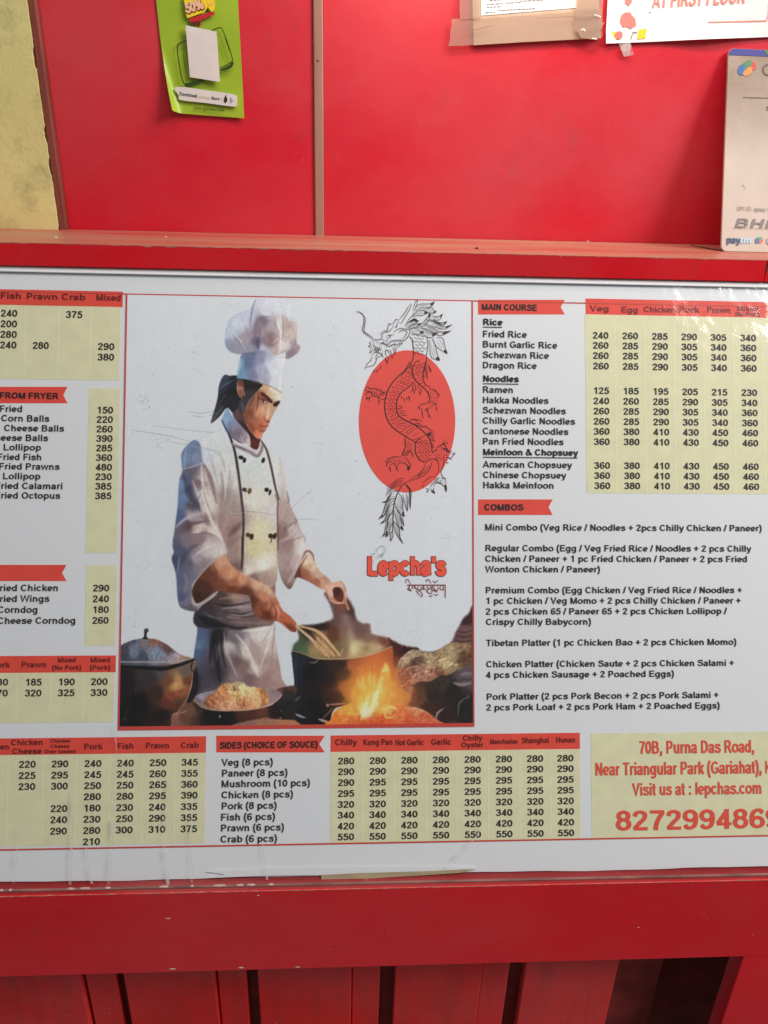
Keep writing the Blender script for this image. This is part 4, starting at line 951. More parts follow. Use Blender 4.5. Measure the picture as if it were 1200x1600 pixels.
for q, wd_, c, a in (([(85, 125), (290, 300), (420, 450)], 34, (212, 175, 138), .95), ([(120, 125), (330, 190), (470, 330), (575, 455)], 34, (208, 168, 122), .95), ([(300, 330), (380, 400), (450, 460)], 60, (200, 158, 110), .8), ([(330, 260), (440, 380), (510, 455)], 50, (205, 165, 118), .85), ([(190, 175), (260, 230), (300, 285)], 20, (80, 46, 34), .9),
                     ([(250, 170), (330, 240), (390, 320)], 12, (150, 100, 66), .7), ([(300, 300), (360, 400), (390, 440)], 10, (150, 105, 70), .6), ([(420, 330), (480, 400), (550, 455)], 9, (165, 115, 72), .7), ([(540, 460), (590, 420), (605, 375)], 14, (205, 180, 150), .7)):
    STR('PO', q, wd_, c, a, .9, .45)
STR('A', [(1070, 690), (1150, 760), (1215, 830)], 50, (176, 94, 64), .9, 1)
STR('A', [(1100, 790), (1160, 840), (1215, 880)], 20, (120, 56, 36), .7, 1)
for q, wd_, c, a in (([(-20, 975), (60, 960), (140, 900)], 24, (125, 122, 132), .7), ([(70, 1090), (130, 1120), (190, 1140)], 26, (165, 165, 178), .85), ([(430, 995), (530, 990), (640, 980)], 22, (176, 126, 116), .85), ([(500, 1020), (440, 1090), (370, 1160)], 13, (165, 122, 114), .85), ([(335, 1155), (400, 1175), (465, 1198)], 28, (200, 168, 160), .9), ([(430, 985), (440, 1010), (420, 1000)], 20, (200, 160, 160), .8)):
    STR('PO', q, wd_, c, a, .8)
# --- right-hand heap
FILL('FI', [(130, 440), (200, 490), (350, 540), (480, 560), (530, 600), (700, 600), (880, 500), (940, 380), (990, 290), (1040, 200), (1100, 152), (1160, 140), (1160, 1490), (690, 1490), (600, 1380), (200, 1330), (190, 600)],
     [(250, 560, (85, 40, 32)), (350, 570, (65, 30, 26)), (1080, 230, (70, 40, 40)), (1050, 330, (120, 85, 82)), (1000, 420, (110, 75, 70)), (700, 1100, (58, 42, 34)), (900, 1100, (45, 38, 34)), (1050, 1300, (35, 32, 32)), (850, 1400, (62, 36, 31)), (600, 1300, (82, 46, 33)), (450, 1200, (132, 77, 50)), (300, 1150, (192, 122, 66)), (250, 1250, (206, 132, 66)), (800, 1000, (72, 56, 46)), (1080, 900, (110, 90, 95)), (1100, 600, (120, 85, 65)), (240, 700, (130, 68, 45)), (220, 900, (180, 100, 55))], 2.0, 4, jag=.6)
for y_ in (330, 385, 445): STR('FI', [(960, y_), (1040, y_ + 18), (1140, y_ - 6)], 22, (142, 105, 100), .6, 1.2); STR('FI', [(960, y_ + 30), (1060, y_ + 40), (1140, y_ + 24)], 14, (66, 40, 40), .6, 1)
MEAT = [(240, 830), (260, 720), (340, 630), (420, 580), (520, 598), (640, 618), (720, 600), (800, 540), (900, 498), (1030, 500), (1125, 520), (1135, 700), (1080, 780), (950, 830), (870, 880), (750, 900), (640, 965), (500, 965), (430, 1025), (390, 1110), (300, 1060), (250, 1000)]
FILL('FI', MEAT, [(300, 700, (188, 158, 133)), (420, 640, (188, 168, 133)), (500, 680, (140, 105, 85)), (640, 680, (182, 157, 117)), (780, 620, (172, 142, 102)), (900, 600, (178, 153, 117)), (1000, 560, (150, 115, 85)), (1060, 700, (115, 75, 55)), (850, 750, (193, 173, 127)), (900, 800, (160, 135, 100)), (400, 850, (162, 112, 87)), (520, 800, (183, 132, 110)), (640, 850, (177, 122, 100)), (750, 880, (140, 85, 65)), (350, 950, (160, 90, 60)), (300, 900, (150, 85, 65)), (500, 930, (183, 127, 102)), (420, 1010, (166, 106, 80)), (420, 760, (120, 82, 66))], 1.0, 4, jag=.5, tex=.09)
DABS('FI', MEAT, 260, 8, 1.7, .42, -.6, .8, .6)
DABS('FI', [(450, 1000), (700, 950), (950, 850), (1100, 900), (1000, 1150), (700, 1250), (450, 1200)], 90, 7, 1.6, .45, -.8, .9, .5)
for q, wd_, c, a in (([(245, 800), (290, 690), (420, 590), (520, 600)], 16, (200, 178, 150), .7), ([(300, 870), (380, 800), (480, 780), (540, 830)], 18, (192, 142, 118), .7), ([(390, 1010), (450, 940), (560, 905)], 18, (196, 142, 118), .7), ([(430, 700), (520, 720), (600, 760)], 30, (118, 80, 62), .6), ([(330, 800), (430, 760), (560, 770)], 22, (110, 72, 58), .5), ([(240, 830), (235, 920), (260, 1000)], 14, (200, 130, 85), .7),
                     ([(700, 1450), (725, 1350), (800, 1290)], 22, (188, 168, 158), .85), ([(975, 1370), (990, 1230), (1085, 1150)], 16, (152, 128, 122), .8), ([(1080, 1170), (1100, 1150), (1090, 1130)], 10, (170, 150, 145), .7), ([(915, 980), (1010, 1005), (1130, 985)], 44, (152, 132, 142), .85), ([(1000, 890), (1060, 870), (1145, 870)], 44, (140, 120, 130), .8), ([(1010, 940), (1080, 945), (1145, 930)], 20, (60, 48, 50), .7),
                     ([(700, 1480), (740, 1380), (830, 1300)], 8, (60, 36, 32), .6), ([(820, 1290), (880, 1285), (960, 1300)], 10, (90, 70, 66), .5), ([(850, 1470), (920, 1455), (980, 1470)], 20, (130, 70, 50), .6)):
    STR('FI', q, wd_, c, a, 1.1)
# --- fire and the red dish
BLOB('PO', 860, 830, 360, 360, (212, 124, 50), .62); BLOB('PO', 900, 880, 270, 270, (230, 158, 62), .8); BLOB('PO', 1130, 900, 160, 200, (215, 140, 62), .6)
BLOB('PO', 880, 930, 170, 170, (236, 188, 84), .85); BLOB('PO', 1000, 860, 120, 150, (234, 182, 84), .6); BLOB('PO', 840, 760, 60, 90, (222, 160, 66), .5)
for q, wd_, c, a in (([(820, 980), (850, 800), (890, 660)], 60, (222, 165, 66), .5), ([(760, 960), (770, 860), (750, 760)], 50, (210, 130, 52), .5), ([(1060, 980), (1100, 820), (1110, 660)], 60, (228, 165, 70), .55), ([(930, 860), (920, 760), (960, 640)], 40, (222, 160, 66), .45), ([(1150, 980), (1180, 860), (1170, 740)], 50, (215, 140, 62), .5)):
    STR('PO', q, wd_, c, a, 3.5)
FILL('P', [(517, 1124), (523, 1112), (540, 1101), (560, 1097), (592, 1099), (620, 1102), (650, 1106), (668, 1113), (680, 1122), (685, 1137), (518, 1137)],
     [(530, 1120, (212, 112, 46)), (545, 1108, (217, 152, 62)), (560, 1125, (206, 97, 43)), (580, 1130, (206, 86, 40)), (600, 1127, (206, 86, 42)), (600, 1108, (227, 170, 84)), (625, 1112, (212, 114, 62)), (640, 1125, (192, 82, 49)), (665, 1120, (190, 92, 64)), (655, 1108, (206, 134, 88)), (570, 1105, (230, 175, 80))], .9, 4, jag=.3, tex=.08)
DABS('P', [(520, 1124), (545, 1104), (600, 1104), (660, 1112), (680, 1130), (600, 1134)], 110, 7, 1.7, .28, -.2, .8, .6)
FILL('PO', [(805, 1140), (825, 1000), (900, 900), (960, 800), (1010, 715), (1045, 620), (1078, 545), (1115, 640), (1100, 720), (1050, 760), (1030, 830), (1000, 930), (960, 1030), (890, 1120)], [(850, 1080, (240, 222, 165)), (950, 900, (240, 215, 140)), (1060, 680, (228, 192, 92)), (1075, 580, (225, 200, 100)), (1000, 780, (238, 212, 135)), (1100, 680, (222, 160, 70))], 4, 4, a=.62, jag=2.0)
FILL('PO', [(818, 1140), (850, 1010), (930, 910), (990, 800), (1030, 700), (1005, 860), (970, 980), (900, 1080)], [(860, 1080, (240, 230, 205)), (960, 900, (243, 235, 200)), (1010, 760, (240, 225, 165))], 3.2, 4, a=.6, jag=2.0)
BLOB('PO', 870, 1060, 90, 80, (242, 228, 180), .75); BLOB('PO', 930, 960, 60, 80, (240, 218, 150), .5, .4)
for _ in range(34):      # broken tongues of flame
    b_ = RNG.rand(4); x_ = 760 + 420 * b_[0]; y_ = 1060 - 260 * b_[1]; L_ = 60 + 130 * b_[2]
    STR('PO', [(x_, y_), (x_ + 18 * (b_[3] - .3), y_ - L_ * .5), (x_ + 50 * (b_[3] - .2), y_ - L_)], 14 + 16 * b_[2], ((242, 214, 130), (236, 184, 84), (226, 150, 60))[int(b_[3] * 2.99)], .45, 1.6, .9)
FILL('PO', [(1020, 660), (1055, 580), (1078, 540), (1118, 630), (1105, 720), (1075, 750), (1070, 660), (1050, 640)], [(1060, 600, (226, 205, 110)), (1100, 690, (224, 165, 72))], 1.4, 4, a=.8)
STR('PO', [(1060, 1060), (1110, 1025), (1180, 1030), (1200, 1060)], 26, (238, 205, 125), .85, 1); STR('PO', [(1060, 1060), (1080, 1130), (1160, 1140)], 22, (234, 196, 112), .8, 1)
STR('PO', [(570, 1140), (600, 1060), (720, 1040)], 20, (225, 170, 80), .6, 1.2); STR('PO', [(690, 1060), (760, 1120), (740, 1160)], 18, (228, 165, 78), .6, 1.2); STR('PO', [(610, 1165), (650, 1160), (670, 1150)], 9, (240, 205, 150), .8, .7)
STR('PO', [(475, 1160), (510, 1080), (640, 1000)], 9, (215, 150, 95), .8, .8); BLOB('PO', 1000, 1100, 60, 20, (205, 140, 40), .6); BLOB('PO', 960, 1090, 30, 12, (150, 110, 50), .5)
STR('FI', [(330, 1290), (480, 1290), (620, 1350)], 26, (212, 160, 118), .6, 1.3)
for _ in range(26):
    a_ = RNG.rand(2); BLOB('PO', 560 + 620 * a_[0], 560 + 420 * a_[1], 5, 5, (235, 190, 110), .7)
# --- bowl of noodles
FILL('K', [(700, 1300), (950, 1070), (1080, 1050), (1260, 1100), (1300, 1430), (620, 1430)], [(900, 1300, (122, 77, 60)), (1000, 1200, (132, 87, 67)), (1150, 1350, (70, 55, 45)), (780, 1250, (162, 112, 92)), (750, 1370, (152, 97, 80)), (1150, 1200, (90, 66, 56))], 1.2, 0, jag=.3)
FILL('W', [(60, 960), (200, 1030), (400, 1060), (700, 1050), (950, 1000), (1060, 890), (1210, 860), (1215, 1240), (160, 1240), (150, 1100)],
     [(250, 1120, (28, 26, 24)), (450, 1130, (25, 22, 22)), (700, 1100, (97, 52, 34)), (850, 1060, (122, 67, 44)), (1000, 1060, (45, 28, 25)), (1100, 1000, (42, 37, 40)), (130, 1080, (75, 52, 42)), (60, 1000, (70, 45, 38)), (1150, 900, (60, 50, 52))], 1.4, 0)
FILL('W', [(1000, 835), (1090, 800), (1215, 790), (1215, 880), (1100, 885), (1040, 900)], [(1060, 840, (122, 78, 70)), (1180, 830, (105, 68, 56)), (1150, 870, (60, 42, 38))], 1.5, 4)
FILL('W', [(85, 930), (130, 890), (300, 840), (500, 800), (900, 815), (1030, 850), (1062, 892), (1000, 960), (850, 1010), (600, 1050), (400, 1056), (200, 1022)], [(150, 930, (168, 152, 162)), (130, 960, (125, 112, 122)), (980, 900, (162, 132, 137)), (1000, 850, (152, 127, 132)), (500, 950, (190, 140, 100)), (250, 870, (150, 138, 150)), (920, 840, (160, 138, 142))], .9, 4)
FOOD = [(205, 1010), (220, 930), (320, 860), (370, 790), (450, 758), (540, 755), (640, 755), (700, 800), (780, 798), (880, 830), (912, 900), (912, 980), (800, 1022), (600, 1048), (350, 1042)]
FILL('W', FOOD, [(300, 930, (165, 102, 64)), (400, 850, (182, 122, 80)), (450, 900, (192, 132, 90)), (560, 800, (212, 182, 132)), (640, 830, (227, 207, 152)), (600, 910, (206, 167, 102)), (700, 900, (217, 167, 122)), (780, 940, (206, 152, 107)), (850, 870, (190, 132, 80)), (880, 950, (186, 127, 77)), (520, 1000, (212, 157, 122)), (400, 1010, (202, 142, 107)), (650, 1000, (190, 127, 87)), (300, 1010, (176, 112, 77)), (640, 780, (222, 200, 150))], 1.6, 4, jag=.8, tex=.1)
DABS('W', FOOD, 120, 9, 2.2, .26, 1.0, 1.0, .6)
for q, wd_, c, a in (([(480, 990), (540, 960), (565, 1020)], 26, (222, 172, 140), .8), ([(700, 880), (790, 920), (830, 980)], 26, (220, 172, 130), .7), ([(520, 790), (540, 820), (550, 850)], 26, (130, 85, 48), .7), ([(560, 860), (600, 930), (580, 1000)], 14, (150, 95, 52), .6), ([(840, 830), (880, 900), (850, 980)], 12, (140, 85, 45), .6), ([(370, 1030), (400, 980), (450, 960)], 18, (220, 168, 132), .7), ([(610, 770), (660, 800), (690, 850)], 24, (232, 216, 165), .7), ([(690, 960), (730, 990), (720, 1030)], 18, (214, 156, 116), .6)):
    STR('W', q, wd_, c, a, 1)
STR('W', [(85, 935), (200, 1028), (400, 1060), (700, 1050), (930, 1000), (1062, 890)], 13, (205, 158, 130), .9, .7, .35)
STR('W', [(88, 930), (140, 885), (280, 850)], 9, (175, 160, 168), .7, .8)
FILL('W', [(560, 1205), (750, 1162), (900, 1150), (1100, 1160), (1215, 1172), (1215, 1240), (540, 1240)], [(700, 1190, (150, 112, 100)), (900, 1190, (172, 118, 92)), (1100, 1200, (176, 116, 84))], 1.2, 4, jag=.4)
BLOB('W', 378, 1128, 12, 16, (190, 188, 180), .95, 0, 2); BLOB('W', 378, 1132, 6, 8, (70, 66, 62), .9, 0, 2); BLOB('W', 1045, 1145, 8, 8, (220, 215, 205), .9); BLOB('W', 1058, 1065, 6, 6, (200, 195, 190), .8)
STR('W', [(840, 1145), (880, 1145), (920, 1142)], 9, (215, 180, 160), .7, .6)
# --- pot with a lid, bottom left
FILL('K', [(1045, 560), (1105, 700), (1100, 950), (1010, 1090), (950, 1060), (1030, 850)], (38, 30, 34), 1.5, 4)
FILL('K', [(60, 560), (400, 540), (1050, 540), (1045, 700), (1012, 880), (962, 1050), (850, 1200), (750, 1280), (690, 1430), (60, 1430)],
     [(150, 800, (36, 29, 29)), (300, 1100, (25, 20, 20)), (450, 750, (67, 57, 60)), (550, 950, (72, 44, 34)), (700, 780, (132, 82, 54)), (820, 830, (187, 142, 87)), (840, 760, (177, 137, 87)), (750, 1000, (142, 72, 47)), (900, 950, (152, 87, 57)), (980, 800, (132, 72, 50)), (700, 1080, (117, 60, 44)), (850, 1150, (102, 62, 47)), (600, 1250, (40, 25, 22)), (950, 660, (122, 102, 90)), (600, 660, (92, 84, 90)), (150, 1350, (22, 18, 18)), (880, 860, (175, 125, 75))], .9, 4, wob=.8)
STR('K', [(1045, 600), (1022, 850), (962, 1045), (850, 1192)], 10, (190, 146, 120), .85, .7, .4)
STR('K', [(740, 1255), (820, 1240), (860, 1225)], 16, (185, 140, 125), .7, .8); STR('K', [(870, 1235), (920, 1220), (960, 1200)], 18, (190, 145, 120), .7, .8)
FILL('K', [(60, 355), (200, 270), (320, 240), (385, 225), (450, 235), (560, 250), (700, 320), (800, 400), (900, 460), (1040, 500), (1085, 545), (1000, 560), (800, 575), (500, 595), (60, 575)],
     [(200, 300, (87, 87, 107)), (250, 390, (118, 128, 153)), (150, 470, (70, 80, 106)), (350, 480, (76, 86, 112)), (420, 310, (136, 122, 127)), (550, 270, (152, 102, 82)), (680, 360, (127, 87, 80)), (550, 430, (126, 140, 167)), (650, 450, (142, 142, 160)), (800, 480, (167, 152, 157)), (900, 500, (172, 137, 120)), (1000, 510, (167, 127, 102)), (700, 400, (112, 87, 92)), (120, 370, (75, 76, 96))], .8, 4, tex=.09)
STR('K', [(60, 548), (400, 552), (700, 550), (900, 528), (1050, 498)], 22, (172, 157, 157), .85, .9, .2)
STR('K', [(60, 612), (400, 630), (650, 640), (850, 592), (1055, 520)], 50, (24, 19, 19), .95, .9, .35)
STR('K', [(60, 585), (500, 600), (850, 572), (1060, 510)], 9, (110, 95, 95), .6, .7, .2)
STR('K', [(1040, 540), (1020, 620), (1050, 700)], 22, (30, 24, 24), .8, .8)
FILL('K', [(388, 130), (398, 104), (442, 104), (446, 140), (427, 160), (422, 210), (445, 245), (368, 245), (388, 200)], [(415, 120, (72, 62, 56)), (405, 180, (40, 32, 30)), (430, 110, (110, 95, 82))], .7, 3)
for q in ([(60, 1400), (140, 1250), (210, 1030)], [(180, 860), (200, 850), (215, 840)], [(270, 900), (275, 960), (270, 1020)]): STR('K', q, 8, (120, 112, 104), .45, .7)
# faint scuffs over the print
for q_, a_ in (([(205, 672), (255, 680), (300, 690)], .5), ([(240, 665), (290, 672), (335, 676)], .4), ([(290, 692), (318, 700), (338, 706)], .6), ([(262, 690), (300, 697), (325, 705)], .4), ([(292, 643), (315, 646), (335, 642)], .5), ([(300, 650), (322, 652)], .4), ([(352, 801), (395, 800), (428, 805)], .5), ([(360, 806), (390, 808)], .35), ([(450, 800), (475, 776), (492, 762)], .25), ([(465, 812), (480, 811), (495, 813)], .4), ([(325, 590), (300, 575)], .2), ([(560, 660), (590, 640)], .2)):
    STR('P', q_, 1.0, (112, 108, 104), a_, .6, .6)
    STR('P', [(x_ + 2, y_ + 1.2) for x_, y_ in q_], .6, (214, 212, 206), a_, .5, .6)
for _ in range(26):
    a_ = RNG.rand(3); x_, y_ = 200 + 520 * a_[0], 480 + 460 * a_[1]; th = -.5 + .8 * RNG.rand()
    L_ = 4 + 16 * RNG.rand(); STR('P', [(x_, y_), (x_ + L_ * math.cos(th), y_ + L_ * math.sin(th))], .5, (120, 118, 116), .25, .5)
for _ in range(70):
    a_ = RNG.rand(2); BLOB('P', 195 + 540 * a_[0], 470 + 520 * a_[1], .6 + RNG.rand(), .6 + RNG.rand() * .6, (118, 116, 112), .5)
for cx_, cy_, n_ in ((222, 625, 40), (250, 690, 26), (500, 695, 12), (225, 885, 18), (700, 840, 10), (640, 990, 10), (210, 965, 10)):
    for _ in range(n_):
        d_ = RNG.randn(2) * (9, 6); BLOB('P', cx_ + d_[0], cy_ + d_[1], .7, .7, (120, 118, 114), .55)
lum_ = CV.mean(-1, keepdims=True)
warm_ = np.clip((CV[..., 0:1] - CV[..., 2:3] - 80) / 50.0, 0, 1)
CV = CV * np.clip(.60 + .40 * lum_ / 196.0 + .3 * warm_, 0, 1)                    # printing deepens the darker tones
lum_ = CV.mean(-1, keepdims=True)
cool = np.clip((CV[..., 2:3] - CV[..., 0:1]) / 30.0, 0, 1)           # printed blues and mauves are greyer than first mixed
mauve = np.clip((np.minimum(CV[..., 0:1], CV[..., 2:3]) - CV[..., 1:2]) / 12.0, 0, 1)
k_ = np.clip(.30 * cool + .22 * mauve, 0, .5)
CV = CV * (1 - k_) + lum_ * np.array((1.0, 1.0, 1.0), np.float32) * k_
CV *= (1 + .022 * NZ2 + .015 * NZ4)[..., None]
CV = np.clip(CV, 6, 250)

def lin_a(c):
    c = c / 255.0
    return np.where(c <= 0.04045, c / 12.92, ((c + 0.055) / 1.055) ** 2.4)
LC = np.clip(lin_a(CV) * PW, 0.004, .92)
me = bpy.data.meshes.new('picture')
nv = NXg * NYg
co = np.stack([GU.ravel(), GV.ravel(), np.full(nv, .0003)], 1).astype(np.float32)
idx = np.arange(nv).reshape(NYg, NXg)
quads = np.stack([idx[:-1, :-1], idx[:-1, 1:], idx[1:, 1:], idx[1:, :-1]], -1).reshape(-1, 4).astype(np.int32)
me.vertices.add(nv); me.vertices.foreach_set('co', co.ravel())
me.loops.add(quads.size); me.loops.foreach_set('vertex_index', quads.ravel())
me.polygons.add(len(quads)); me.polygons.foreach_set('loop_start', np.arange(0, quads.size, 4, dtype=np.int32)); me.polygons.foreach_set('loop_total', np.full(len(quads), 4, np.int32))
me.update(); me.validate()
at = me.color_attributes.new('print', 'FLOAT_COLOR', 'POINT')
at.data.foreach_set('color', np.concatenate([LC.reshape(-1, 3), np.ones((nv, 1))], 1).astype(np.float32).ravel())
t = NT('printed_picture')
an = t.n('ShaderNodeAttribute'); an.attribute_name = 'print'
t.base(an.outputs['Color']); t.set(Roughness=.5); t.b.inputs['Specular IOR Level'].default_value = .3
me.materials.append(t.m)
pic = bpy.data.objects.new('chef_picture', me); COL.objects.link(pic); pic.parent = board
pic['label'] = 'printed painting of a chef in a tall white hat stirring a steaming pot over fire'
p = Print(PB, .0007)
for q, h in (([(PU0, PV0), (PU0, .2853)], .0008), ([(PU1, PV0), (PU1, .2853)], .0008), ([(PU0 - .0008, PV0 - .0004), (PU1 + .0008, PV0 - .0004)], .0019)):
    V, Fc = ribbon(q, h); p.add2d(V, Fc)
p.build('picture_frame_line', M_rule, pic)

# ------------------------------------------------------------------ red oval, dragon line drawing, logo
oc = (636, 658.5); orx, ory = 75.3, 111
M_oval = ink('red_oval_ink', (204, 74, 64))
e = [PB.px(oc[0] + orx * math.cos(a), oc[1] + ory * math.sin(a)) for a in np.linspace(0, 2 * math.pi, 72, endpoint=False)]
oval = prism_obj('red_oval', e, .00045, .0006, M_oval, board)
dr = Print(PB, .0009)
DC = {'h': (550, 460, 7.2727), 'b': (550, 560, 7.2727), 't': (580, 690, 8.889)}
def D(k, pts, hw=.45, taper=.75, sm=5):
    ox, oy, s = DC[k]
    dr.line([(ox + x / s, oy + y / s) for x, y in pts], hw * .82, sm if len(pts) > 2 else 0, taper if len(pts) > 2 else 0)
def DF(k, pts):
    ox, oy, s = DC[k]; dr.poly([(ox + x / s, oy + y / s) for x, y in pts], 3)
# head
for q in ([(50, 200), (100, 215), (150, 270), (145, 350), (140, 420), (190, 460), (240, 500), (250, 540)], [(50, 198), (80, 198), (130, 240), (135, 330), (118, 400), (150, 450), (210, 490), (240, 530)],
          [(250, 520), (310, 515), (350, 495)], [(345, 500), (330, 450), (360, 420), (400, 410), (410, 370), (425, 330), (440, 350), (465, 315)], [(350, 490), (350, 450), (380, 430), (430, 420), (450, 390), (490, 360)], [(460, 370), (490, 300), (510, 285), (530, 300)],
          [(530, 300), (600, 210), (665, 105)], [(665, 105), (675, 120), (650, 180), (590, 280), (565, 325), (530, 320)], [(690, 190), (710, 120), (735, 62), (745, 75), (735, 120), (705, 185)], [(705, 190), (690, 240), (650, 280), (600, 360)], [(530, 300), (500, 380), (520, 350)],
          [(390, 490), (410, 465), (440, 470), (420, 500), (390, 495)], [(420, 480), (450, 462), (480, 465)], [(250, 540), (250, 580), (275, 600), (310, 600)], [(240, 540), (200, 545), (215, 570), (190, 590), (220, 600), (240, 575)], [(215, 610), (205, 665), (225, 650), (235, 610)],
          [(250, 600), (255, 650), (265, 610), (275, 655), (290, 610), (300, 650), (315, 605), (325, 640), (340, 590)], [(310, 590), (330, 555), (370, 560), (400, 580), (440, 570)], [(340, 560), (380, 575), (420, 560), (450, 530), (520, 520), (580, 520), (630, 480)], [(440, 545), (520, 535), (590, 530), (640, 480), (660, 420), (650, 400), (590, 395), (545, 420), (530, 440)],
          [(540, 430), (590, 410), (625, 430), (600, 480), (560, 510)], [(600, 400), (560, 385), (500, 410), (470, 440)], [(230, 700), (250, 665), (300, 660), (340, 690), (310, 710)], [(230, 700), (215, 750), (175, 790), (145, 850)], [(145, 860), (165, 830), (220, 815), (260, 790), (290, 720), (330, 700), (340, 680)], [(270, 740), (280, 690), (310, 670)],
          [(380, 600), (430, 590), (470, 570), (500, 590)], [(440, 600), (470, 570), (510, 570), (520, 620)], [(400, 620), (380, 660), (400, 720)], [(350, 640), (345, 700), (370, 720)], [(370, 640), (410, 640), (430, 690)], [(430, 620), (445, 660), (440, 720)], [(460, 600), (480, 640), (465, 710)], [(480, 590), (500, 630), (490, 680)], [(520, 570), (545, 560), (530, 600)], [(540, 560), (570, 555), (545, 590)]):
    D('h', q, .55)
for q in ([(420, 700), (400, 780), (385, 730)], [(495, 655), (485, 690)], [(330, 810), (325, 850)], [(300, 850), (280, 885)], [(260, 855), (235, 890)], [(455, 700), (460, 730)], [(380, 720), (385, 760)]): D('h', q, .7)
for i in range(34):
    a = RNG.rand(2); x_, y_ = 255 + 190 * a[0], 495 + 70 * a[1]; D('h', [(x_, y_), (x_ + 7, y_ + 4)], .4)
# mane: locks drawn as closed flame shapes with inner hairs
def lock(k, base, tip, wd, bend, hairs=2):
    b = np.array(base, float); t_ = np.array(tip, float); d = t_ - b; n = np.array((-d[1], d[0])) / np.linalg.norm(d)
    for s_ in (-1, 1):
        D(k, [tuple(b + n * s_ * wd * .25), tuple(b + d * .35 + n * (s_ * wd * .5 + bend)), tuple(b + d * .75 + n * (s_ * wd * .28 + bend * .7)), tuple(t_)], .42, .6)
    for i in range(hairs):
        f = (i + 1) / (hairs + 1) * 2 - 1
        D(k, [tuple(b + d * .08 + n * f * wd * .25), tuple(b + d * .4 + n * (f * wd * .4 + bend)), tuple(b + d * .78 + n * (f * wd * .16 + bend * .7))], .26, .8)
    DF(k, [tuple(t_), tuple(t_ - d * .10 + n * wd * .06 + n * bend * .25), tuple(t_ - d * .14 + n * bend * .33), tuple(t_ - d * .09 - n * wd * .05 + n * bend * .22)])
def mlock(k, s1, s2, inner=2, hw=.5):
    D(k, s1, hw, .45); D(k, s2, hw, .45)
    A_ = spline(s1, 6); B_ = spline(s2, 6); m_ = 12
    ia = [A_[int(i / m_ * (len(A_) - 1))] for i in range(m_ + 1)]; ib = [B_[int(i / m_ * (len(B_) - 1))] for i in range(m_ + 1)]
    for j in range(inner):
        f = (j + 1) / (inner + 1); o = RNG.randint(0, 3)
        D(k, [tuple(ia[i] * (1 - f) + ib[i] * f) for i in range(o, m_ - 1 - o, 2)], .26, .8, 3)
    DF(k, [tuple(ia[m_]), tuple(ia[m_ - 2]), tuple((ia[m_ - 3] + ib[m_ - 3]) / 2), tuple(ib[m_ - 2])])
for s1, s2 in (([(705, 185), (740, 130), (790, 110), (880, 108), (940, 82)], [(715, 190), (780, 160), (850, 155), (905, 135), (940, 82)]),
               ([(850, 165), (905, 150), (930, 180), (962, 200)], [(800, 178), (850, 200), (900, 225), (962, 200)]),
               ([(690, 250), (740, 195), (810, 182), (865, 210)], [(690, 262), (740, 245), (810, 238), (865, 210)]),
               ([(735, 360), (800, 325), (855, 265), (890, 200)], [(745, 378), (825, 350), (880, 290), (890, 200)]),
               ([(890, 240), (940, 252), (990, 248), (1030, 220)], [(870, 285), (930, 300), (1000, 285), (1030, 220)]),
               ([(900, 290), (980, 318), (1030, 322), (1082, 308)], [(900, 290), (990, 335), (1045, 348), (1082, 308)]),
               ([(850, 295), (940, 320), (1040, 368), (1138, 345)], [(830, 330), (930, 370), (1050, 395), (1138, 345)]),
               ([(820, 345), (920, 385), (1010, 425), (1128, 415)], [(790, 370), (880, 410), (1000, 470), (1128, 415)]),
               ([(760, 380), (830, 400), (890, 440), (975, 435)], [(780, 425), (820, 470), (900, 492), (975, 435)]),
               ([(960, 490), (1030, 500), (1058, 600), (1085, 675)], [(920, 500), (950, 580), (1020, 640), (1085, 675)]),
               ([(910, 500), (950, 590), (970, 680), (1000, 752)], [(880, 520), (890, 680), (930, 735), (1000, 752)]),
               ([(665, 400), (720, 380), (770, 415), (805, 430)], [(675, 415), (710, 450), (760, 455), (805, 430)]),
               ([(610, 370), (650, 310), (700, 290), (760, 300)], [(620, 385), (680, 345), (720, 330), (760, 300)]),
               ([(640, 385), (690, 350), (740, 335), (790, 330)], [(650, 392), (710, 385), (750, 365), (790, 330)])):
    mlock('h', s1, s2, 2)
DF('h', [(640, 320), (700, 275), (740, 290), (690, 310)]); DF('h', [(780, 420), (820, 425), (800, 445)])
# neck edges and scales
D('h', [(655, 480), (685, 520), (697, 620), (695, 720), (650, 820), (560, 920)], .8, .3)
D('b', [(655, 40), (600, 140), (500, 230), (420, 340), (380, 460), (372, 570), (400, 690), (470, 790), (600, 880), (730, 960)], 1.05, .3)
D('h', [(850, 480), (865, 560), (850, 680), (845, 760), (820, 880)], .6, .3)
D('b', [(845, 20), (820, 110), (805, 200), (830, 290), (885, 330)], .7, .3)
D('b', [(775, 45), (740, 30), (705, 70), (688, 140), (710, 230), (770, 300), (840, 360), (878, 420), (880, 470)], .9, .4)
D('b', [(705, 265), (640, 330), (560, 390), (515, 470), (505, 560), (530, 650), (620, 710), (720, 760), (830, 850), (890, 940), (915, 1075)], 1.05, .3)
D('b', [(790, 910), (740, 930), (720, 1000), (725, 1080), (770, 1164)], .95, .3)
D('b', [(605, 890), (600, 960), (605, 1010), (575, 1100)], .55, .3)
D('b', [(575, 1100), (640, 1060), (665, 1050), (690, 1110)], .5, .3)
